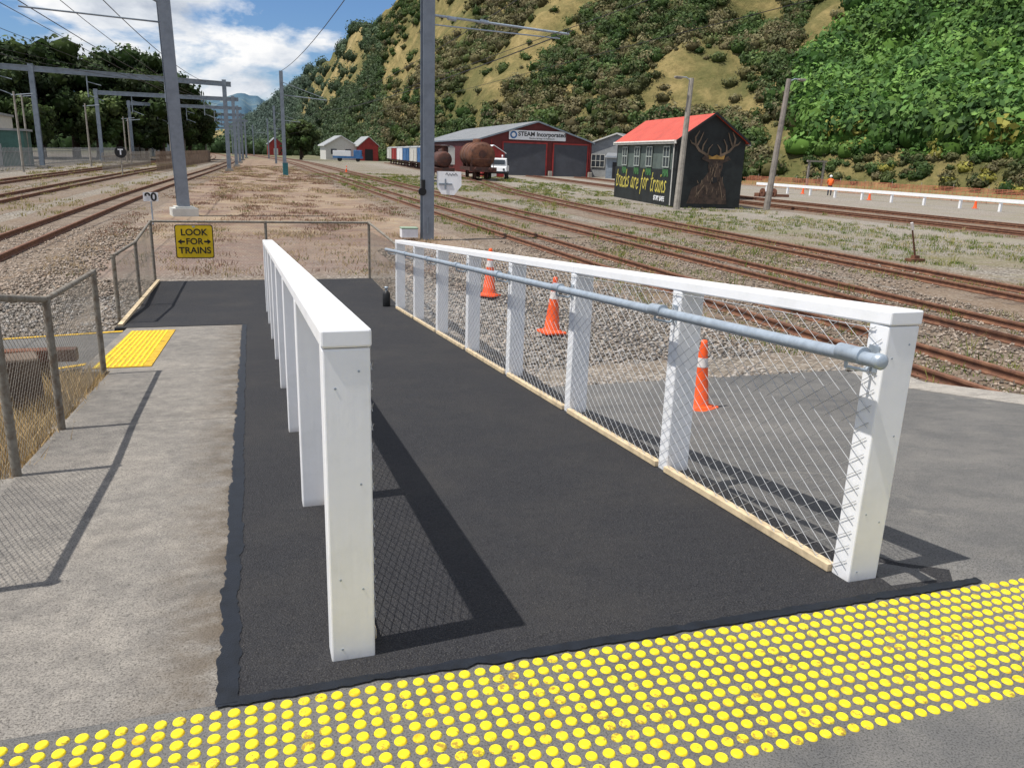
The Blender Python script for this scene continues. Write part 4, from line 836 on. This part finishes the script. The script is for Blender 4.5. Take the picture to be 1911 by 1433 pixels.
# ---------------------------------------------------------------- rolling stock
YA=math.atan2(8.5,113)
def bogies(rt,L,n=4,r=.42):
    for i in range(n):
        y=L*(.12 if i==0 else .26 if i==1 else .74 if i==2 else .88)
        mb=MB()
        for sx in(-.55,.55): mb.tube((sx-.06,y,r+.15),(sx+.06,y,r+.15),r,None,18)
        mb.tube((-.55,y,r+.15),(.55,y,r+.15),.07,None,8); mb.obj('wheelset',M['dkrust'],rt)
def wagon(loc,L,h,mat,label):
    rt=root('railway_wagon',loc,label,'railway wagon',-YA,'row of stored railway wagons'); bogies(rt,L)
    mb=MB(); mb.box((0,L/2,1.05),(2.1,L,.28))
    for y in(-.25,L+.25):
        for sx in(-.6,.6): mb.tube((sx,y-.2,1.05),(sx,y+.2,1.05),.1,None,10)
    mb.obj('underframe',M['dkrust'],rt)
    mb=MB(); mb.box((0,L/2,1.2+h/2),(2.5,L-.3,h))
    for i in range(9):
        y=.3+(L-.6)*i/8
        for sx in(-1.27,1.27): mb.box((sx,y,1.2+h/2),(.06,.08,h))
    mb.obj('body',mat,rt)
    prof=[(-1.3,0),(1.3,0),(.9,.22),(0,.32),(-.9,.22)]
    mb=MB(); mb.prism(prof,(0,L-.1,1.2+h),XA,ZA,L-.2); mb.obj('roof',M['gwall'],rt)
    for sx in(-1,1): MB().box((sx*1.32,L/2,1.2+h*.45),(.05,1.8,h*.8)).obj('door',mat,rt)
    return rt
yl=lambda y:(float(interp(TR[5][0],y)),y,GZ)
mats=[M['cream'],M['blue'],M['cream'],M['blue'],M['wsign'],M['red'],M['cream']]; labs=['cream','blue','cream','blue','white','red','cream']
for i in range(7): wagon(yl(110+i*11.2),10.2,2.2,mats[i],labs[i]+' covered goods wagon stored in the yard')
rt=root('tank_wagon',(yl(82)[0]+.6,82,GZ),'rusty brown boiler tank on a railway wagon','railway wagon',-YA*1.6); bogies(rt,9); rt.scale=(1.12,1,1.08)
mb=MB(); mb.box((0,4.5,1.05),(2.2,9,.3)); mb.box((0,-.1,1.05),(2.5,.2,.45))
for sx in(-.65,.65): mb.tube((sx,-.2,1.1),(sx,-.6,1.1),.16,None,14)
mb.obj('underframe',M['dkrust'],rt)
mb=MB(); mb.lathe((0,4.6,2.35),[(0,-4.1),(.5,-4.08),(.95,-4.02),(1.12,-3.92),(1.18,-3.75),(1.18,3.9),(.95,4.2),(0,4.3)],32,0,'Y')
for y in(-3.7,-1.2,1.2,3.6): mb.lathe((0,4.6+y,2.35),[(1.18,-.07),(1.23,-.06),(1.23,.06),(1.18,.07)],32,0,'Y')
for k in range(16):
    t=2*math.pi*k/16; mb.tube((.98*math.cos(t),.62,2.35+.98*math.sin(t)),(.98*math.cos(t),.55,2.35+.98*math.sin(t)),.04,None,6)
mb.obj('tank',M['rust'],rt); mb=MB(); mb.lathe((0,4.6,3.45),[(.4,0),(.4,.35),(.3,.45),(0,.46)],20); mb.obj('dome',M['rust'],rt)
for y in(1.4,4.6,7.8): mb=MB(); mb.box((0,y,1.5),(1.9,.25,.7)); mb.obj('saddle',M['dkrust'],rt)
mb=MB(); mb.tube((0,.56,2.45),(0,.42,2.45),.35,None,18); mb.obj('hatch',M['dkrust'],rt)
mb=MB()
for sx in(-1.0,1.0): mb.tube((sx,.1,1.2),(sx,.1,2.0),.03,None,6)
mb.tube((-1.0,.1,2.0),(1.0,.1,2.0),.03,None,6); mb.obj('railing',M['dkrust'],rt)
rt=root('steam_locomotive',(19.6,84.5,GZ),'derelict rusty steam locomotive with round boiler','locomotive',-YA*1.6); bogies(rt,10,4,.6); rt.scale=(.85,.85,.85)
mb=MB(); mb.box((0,5,1.2),(2.2,10,.3)); mb.box((0,-.1,1.1),(2.5,.25,.5)); mb.obj('underframe',M['dkrust'],rt)
mb=MB(); mb.lathe((0,3.6,2.35),[(0,-3.6),(.7,-3.58),(.9,-3.5),(.95,-3.35),(.95,3.2)],28,0,'Y'); mb.obj('boiler',M['dkrust'],rt)
mb=MB(); mb.lathe((0,1,3.25),[(.22,0),(.2,.55),(.3,.65)],16); mb.obj('chimney',M['dkrust'],rt); mb=MB(); mb.lathe((0,3.6,3.2),[(.4,0),(.38,.3),(0,.45)],16); mb.obj('dome',M['dkrust'],rt)
mb=MB(); mb.box((0,8.3,2.6),(2.5,2.8,2.6)); mb.box((0,8.3,4.0),(2.8,3.2,.15)); mb.obj('cab',M['dkrust'],rt,.05); MB().box((-.75,6.87,3.2),(.6,.06,.6)).obj('window',M['black'],rt)
rt=root('service_truck',(26.6,88.8,GZ),'white utility truck parked beside the wagons','truck',R(-20)); rt.scale=(1.1,1,1)
mb=MB(); mb.box((0,1.8,.75),(2.0,4.4,.25)); mb.obj('chassis',M['black'],rt)
mb=MB(); mb.hexa([(-1,-.3,.85),(1,-.3,.85),(1,.9,.85),(-1,.9,.85)],[(-.95,-.15,1.35),(.95,-.15,1.35),(.95,.9,1.45),(-.95,.9,1.45)]); mb.obj('bonnet',M['wsign'],rt,.05)
mb=MB(); mb.hexa([(-1,.9,.85),(1,.9,.85),(1,2.3,.85),(-1,2.3,.85)],[(-.9,1.1,2.25),(.9,1.1,2.25),(.9,2.25,2.3),(-.9,2.25,2.3)]); mb.obj('cab',M['wsign'],rt,.06)
MB().box((0,.97,1.85),(1.5,.06,.5),0,0,Matrix.Rotation(R(-8),3,'X')).obj('windscreen',M['glass'],rt)
mb=MB(); mb.box((0,3.2,1.15),(2.1,1.9,.6)); mb.box((-.5,3.2,1.7),(.8,1.4,.6)); mb.tube((.4,3.2,1.5),(.4,2.4,2.6),.08,None,8); mb.obj('service_body',M['wsign'],rt,.03)
for sx in(-.9,.9):
    for y in(.3,3.3): mb=MB(); mb.tube((sx-.13,y,.42),(sx+.13,y,.42),.42,None,20); mb.obj('wheel',M['tyre'],rt)
for sx in(-.7,.7): MB().tube((sx,-.28,1.1),(sx,-.33,1.1),.12,None,14).obj('headlight',M['glass'],rt)
rt=root('flat_truck',(27.5,207,GZ),'blue and white flat truck parked by the house','truck',R(80))
MB().box((0,3.6,1.0),(2.4,7.2,.5)).obj('chassis',M['blue'],rt); MB().box((0,5.0,1.9),(2.4,4.3,1.3)).obj('body',M['wsign'],rt,.05); MB().box((0,1.2,1.95),(2.3,2.0,1.6)).obj('cab',M['blue'],rt,.1); MB().box((0,.18,2.2),(1.9,.05,.7)).obj('windscreen',M['glass'],rt)
for sx in(-1,1):
    for y in(1.2,5.6): MB().tube((sx-.14,y,.5),(sx+.14,y,.5),.5,None,18).obj('wheel',M['tyre'],rt)
# ---------------------------------------------------------------- far yard items
rt=root('post_and_rail_fence',(48,26,GZ),'long low white post and rail fence','fence')
for i in range(14): MB().box((0,i*3.3,.4),(.16,.16,.85)).obj('post',M['white'],rt)
MB().box((-.1,21.5,.74),(.06,46,.24)).obj('rail',M['white'],rt)
rt=root('barrier_net',(58,24,GZ),'faded orange plastic safety net barrier on stakes','barrier')
mb2=MB()
for zz in [.15+.12*k for k in range(10)]:
    for i in range(19): mb2.box((0,i*3.6+1.8,zz-.06*abs(math.sin(i*1.7))),(.02,3.58,.045))
for k in range(19*8): mb2.box((0.02,k*.45,.68),(.02,.03,1.1))
mb2.obj('net',M['net'],rt)
for i in range(20): MB().tube((0.04,i*3.6,0),(0.04,i*3.6,1.45),.03,None,6).obj('stake',M['conp'],rt)
rt=root('timber_gateway',(62,80,GZ),'small weathered timber gateway at the hill foot','gateway'); 
for x in(-1,1): MB().box((x,0,1.5),(.2,.2,3)).obj('post',M['woodp'],rt)
MB().box((0,0,3.1),(2.6,.24,.2)).obj('crossbeam',M['woodp'],rt)
def person(loc,rzz):
    rt=root('person',loc,'worker in orange hi-vis clothing standing by the railing','person',rzz)
    J=[((0,0,.95),.15),((0,-.05,1.2),.16),((0,-.12,1.42),.15),((0,-.16,1.52),.06),((0,-.2,1.66),.10),((.1,0,.9),.10),((.12,-.02,.5),.075),((.12,.02,.08),.055),((.12,-.14,.04),.045),((-.1,0,.9),.10),((-.13,-.08,.5),.075),((-.13,-.02,.08),.055),((-.13,-.18,.04),.045),((.2,-.1,1.42),.07),((.26,-.2,1.15),.05),((.2,-.42,1.05),.035),((.19,-.5,1.03),.04),((-.2,-.1,1.42),.07),((-.27,-.18,1.15),.05),((-.2,-.4,1.0),.035),((-.19,-.48,.98),.04)]
    E=[(0,1),(1,2),(2,3),(3,4),(0,5),(5,6),(6,7),(7,8),(0,9),(9,10),(10,11),(11,12),(2,13),(13,14),(14,15),(15,16),(2,17),(17,18),(18,19),(19,20)]
    me=bpy.data.meshes.new('body'); me.from_pydata([j[0] for j in J],E,[]); o=link('body',me,rt); m=o.modifiers.new('skin','SKIN')
    for k,(_,r) in enumerate(J): me.skin_vertices[0].data[k].radius=(r,r)
    me.skin_vertices[0].data[0].use_root=True
    s=o.modifiers.new('sub','SUBSURF'); s.levels=1; s.render_levels=2
    dg=bpy.context.evaluated_depsgraph_get(); nm=bpy.data.meshes.new_from_object(o.evaluated_get(dg)); o.modifiers.clear(); o.data=nm
    nm.materials.clear()
    for q in (M['hivis'],M['navy'],M['skin']): nm.materials.append(q)
    for p in nm.polygons: c=p.center; p.material_index=2 if (c.z>1.54 or c.y<-.44) else (1 if c.z<.9 and abs(c.x)<.22 else 0); p.use_smooth=True
    mb=MB(); mb.lathe((0,-.2,1.69),[(.145,0),(.125,.02),(.12,.07),(.07,.13),(0,.145)],16); mb.obj('helmet',M['wsign'],rt)
person((50.6,63.0,GZ),R(150))
rt=root('point_lever',(18.2,18.6,GZ),'rusty leaning points lever beside the tracks','lever'); mb=MB(); mb.box((0,0,.05),(.5,.25,.08)); mb.box((0,0,.13),(.18,.14,.1)); mb.obj('base',M['rust'],rt); MB().tube((0,0,.1),(-.28,0,.95),.03,.022,8).obj('lever_arm',M['rust'],rt); MB().tube((-.26,0,.9),(-.33,0,1.1),.04,None,8).obj('handle',M['refl'],rt)
rt=root('scrap_wheelset',(40.5,58,GZ),'pile of rusty railway parts beside the track','scrap'); mb=MB(); mb.tube((-.5,0,.35),(-.4,0,.35),.35,None,18); mb.tube((.6,0,.35),(.7,0,.35),.35,None,18); mb.tube((-.5,0,.35),(.7,0,.35),.08,None,8); mb.box((.1,.7,.15),(1.6,.5,.3),.3); mb.box((1.6,.3,.12),(1.2,.3,.2),-.4); mb.obj('rusty_parts',M['rust'],rt)
rt=root('gas_bottle',(2.10,13.2,rz(13.2)+.006),'small black cylinder standing by the fence end','bottle'); rt.scale=(.8,.8,.8); MB().lathe((0,0,0),[(0,0),(.075,0),(.08,.02),(.08,.26),(.05,.31),(.03,.33)],20).obj('cylinder',M['black'],rt); MB().lathe((0,0,.33),[(.025,0),(.025,.04),(.04,.05),(.04,.08),(0,.08)],14).obj('valve',M['galv'],rt)
rt=root('cable_box',(4.62,24.6,GZ),'white cable box with green lid beside mast','cabinet'); MB().box((0,0,.2),(.5,.36,.26)).obj('housing',M['wsign'],rt,.01); MB().box((0,-.0,.355),(.52,.38,.04)).obj('lid',paint('green_lid',(.30,.40,.28)),rt,.01)
rt=root('timber_barrier',(-2.8,8.2,GZ),'rust brown timber barrier behind the fence','barrier'); MB().box((0,0,.64),(2.4,.12,.12)).obj('beam',M['rust'],rt,.01)
for x in(-1.1,.9): MB().box((x,.1,.3),(.14,.14,.62)).obj('post',M['sleeper'],rt,.01)
rt=root('timber_stump',(-1.72,6.75,-.72),'weathered square timber stump in dry grass','stump'); MB().box((0,0,.35),(.26,.26,.80),.3).obj('timber_block',M['sleeper'],rt,.02)
# ---------------------------------------------------------------- world, sun, camera
w=bpy.data.worlds.new('World'); sc.world=w; w.use_nodes=True; nt=w.node_tree; nt.nodes.clear()
sun_v=Vector((-.54,-.05,1.1)).normalized(); el=math.asin(sun_v.z); azs=math.atan2(sun_v.x,sun_v.y)
sky=N(nt,'ShaderNodeTexSky',sky_type='NISHITA'); sky.sun_disc=False; sky.sun_elevation=el; sky.sun_rotation=azs; sky.air_density=1.0; sky.dust_density=.3; sky.ozone_density=3
tc=N(nt,'ShaderNodeTexCoord').outputs['Generated']
mp=N(nt,'ShaderNodeMapping'); mp.inputs['Scale'].default_value=(1,1,2.1); mp.inputs['Location'].default_value=(.35,.2,.1); nt.links.new(tc,mp.inputs['Vector'])
n1=noise(nt,6.5,10,.55,mp.outputs[0],.2); n2=noise(nt,8,9,.58,mp.outputs[0],.2)
cov=ramp(nt,n1,[(.435,(0,0,0)),(.53,(1,1,1))])
shade=ramp(nt,n2,[(.36,(.50,.56,.66)),(.48,(.80,.84,.90)),(.60,(1.05,1.05,1.05))])
shade=mix(nt,1.0,shade,(10,10,10),'MULTIPLY')
skyc=mix(nt,1.0,sky.outputs[0],(.66,.84,1.10),'MULTIPLY')
c=mix(nt,cov,skyc,shade)
bg=N(nt,'ShaderNodeBackground'); bg.inputs[1].default_value=.095; nt.links.new(c,bg.inputs[0]); ow=N(nt,'ShaderNodeOutputWorld'); nt.links.new(bg.outputs[0],ow.inputs[0])
ld=bpy.data.lights.new('sun','SUN'); ld.energy=5.0; ld.angle=R(.53); ld.color=(1,.96,.9); so=bpy.data.objects.new('sun',ld); COL.objects.link(so); so.rotation_euler=sun_v.to_track_quat('Z','Y').to_euler(); so.location=(0,0,50)
p=R(15.8); r=R(1.9); yaw=R(18.2)
Rv=Vector((math.cos(yaw),-math.sin(yaw),0)); Fv=Vector((math.sin(yaw)*math.cos(p),math.cos(yaw)*math.cos(p),-math.sin(p))); Uv=Rv.cross(Fv)
Ri=Rv*math.cos(r)+Uv*math.sin(r); Ui=Uv*math.cos(r)-Rv*math.sin(r)
cd=bpy.data.cameras.new('camera'); cd.sensor_width=36; cd.lens=36*1500/1911; cd.clip_end=20000; cd.clip_start=.05
co=bpy.data.objects.new('camera',cd); COL.objects.link(co); mt=Matrix((Ri,Ui,-Fv)).transposed().to_4x4(); mt.translation=Vector((0,0,1.6)); co.matrix_world=mt
sc.camera=co
sc.view_settings.view_transform='Standard'; sc.view_settings.look='None'; sc.view_settings.exposure=0
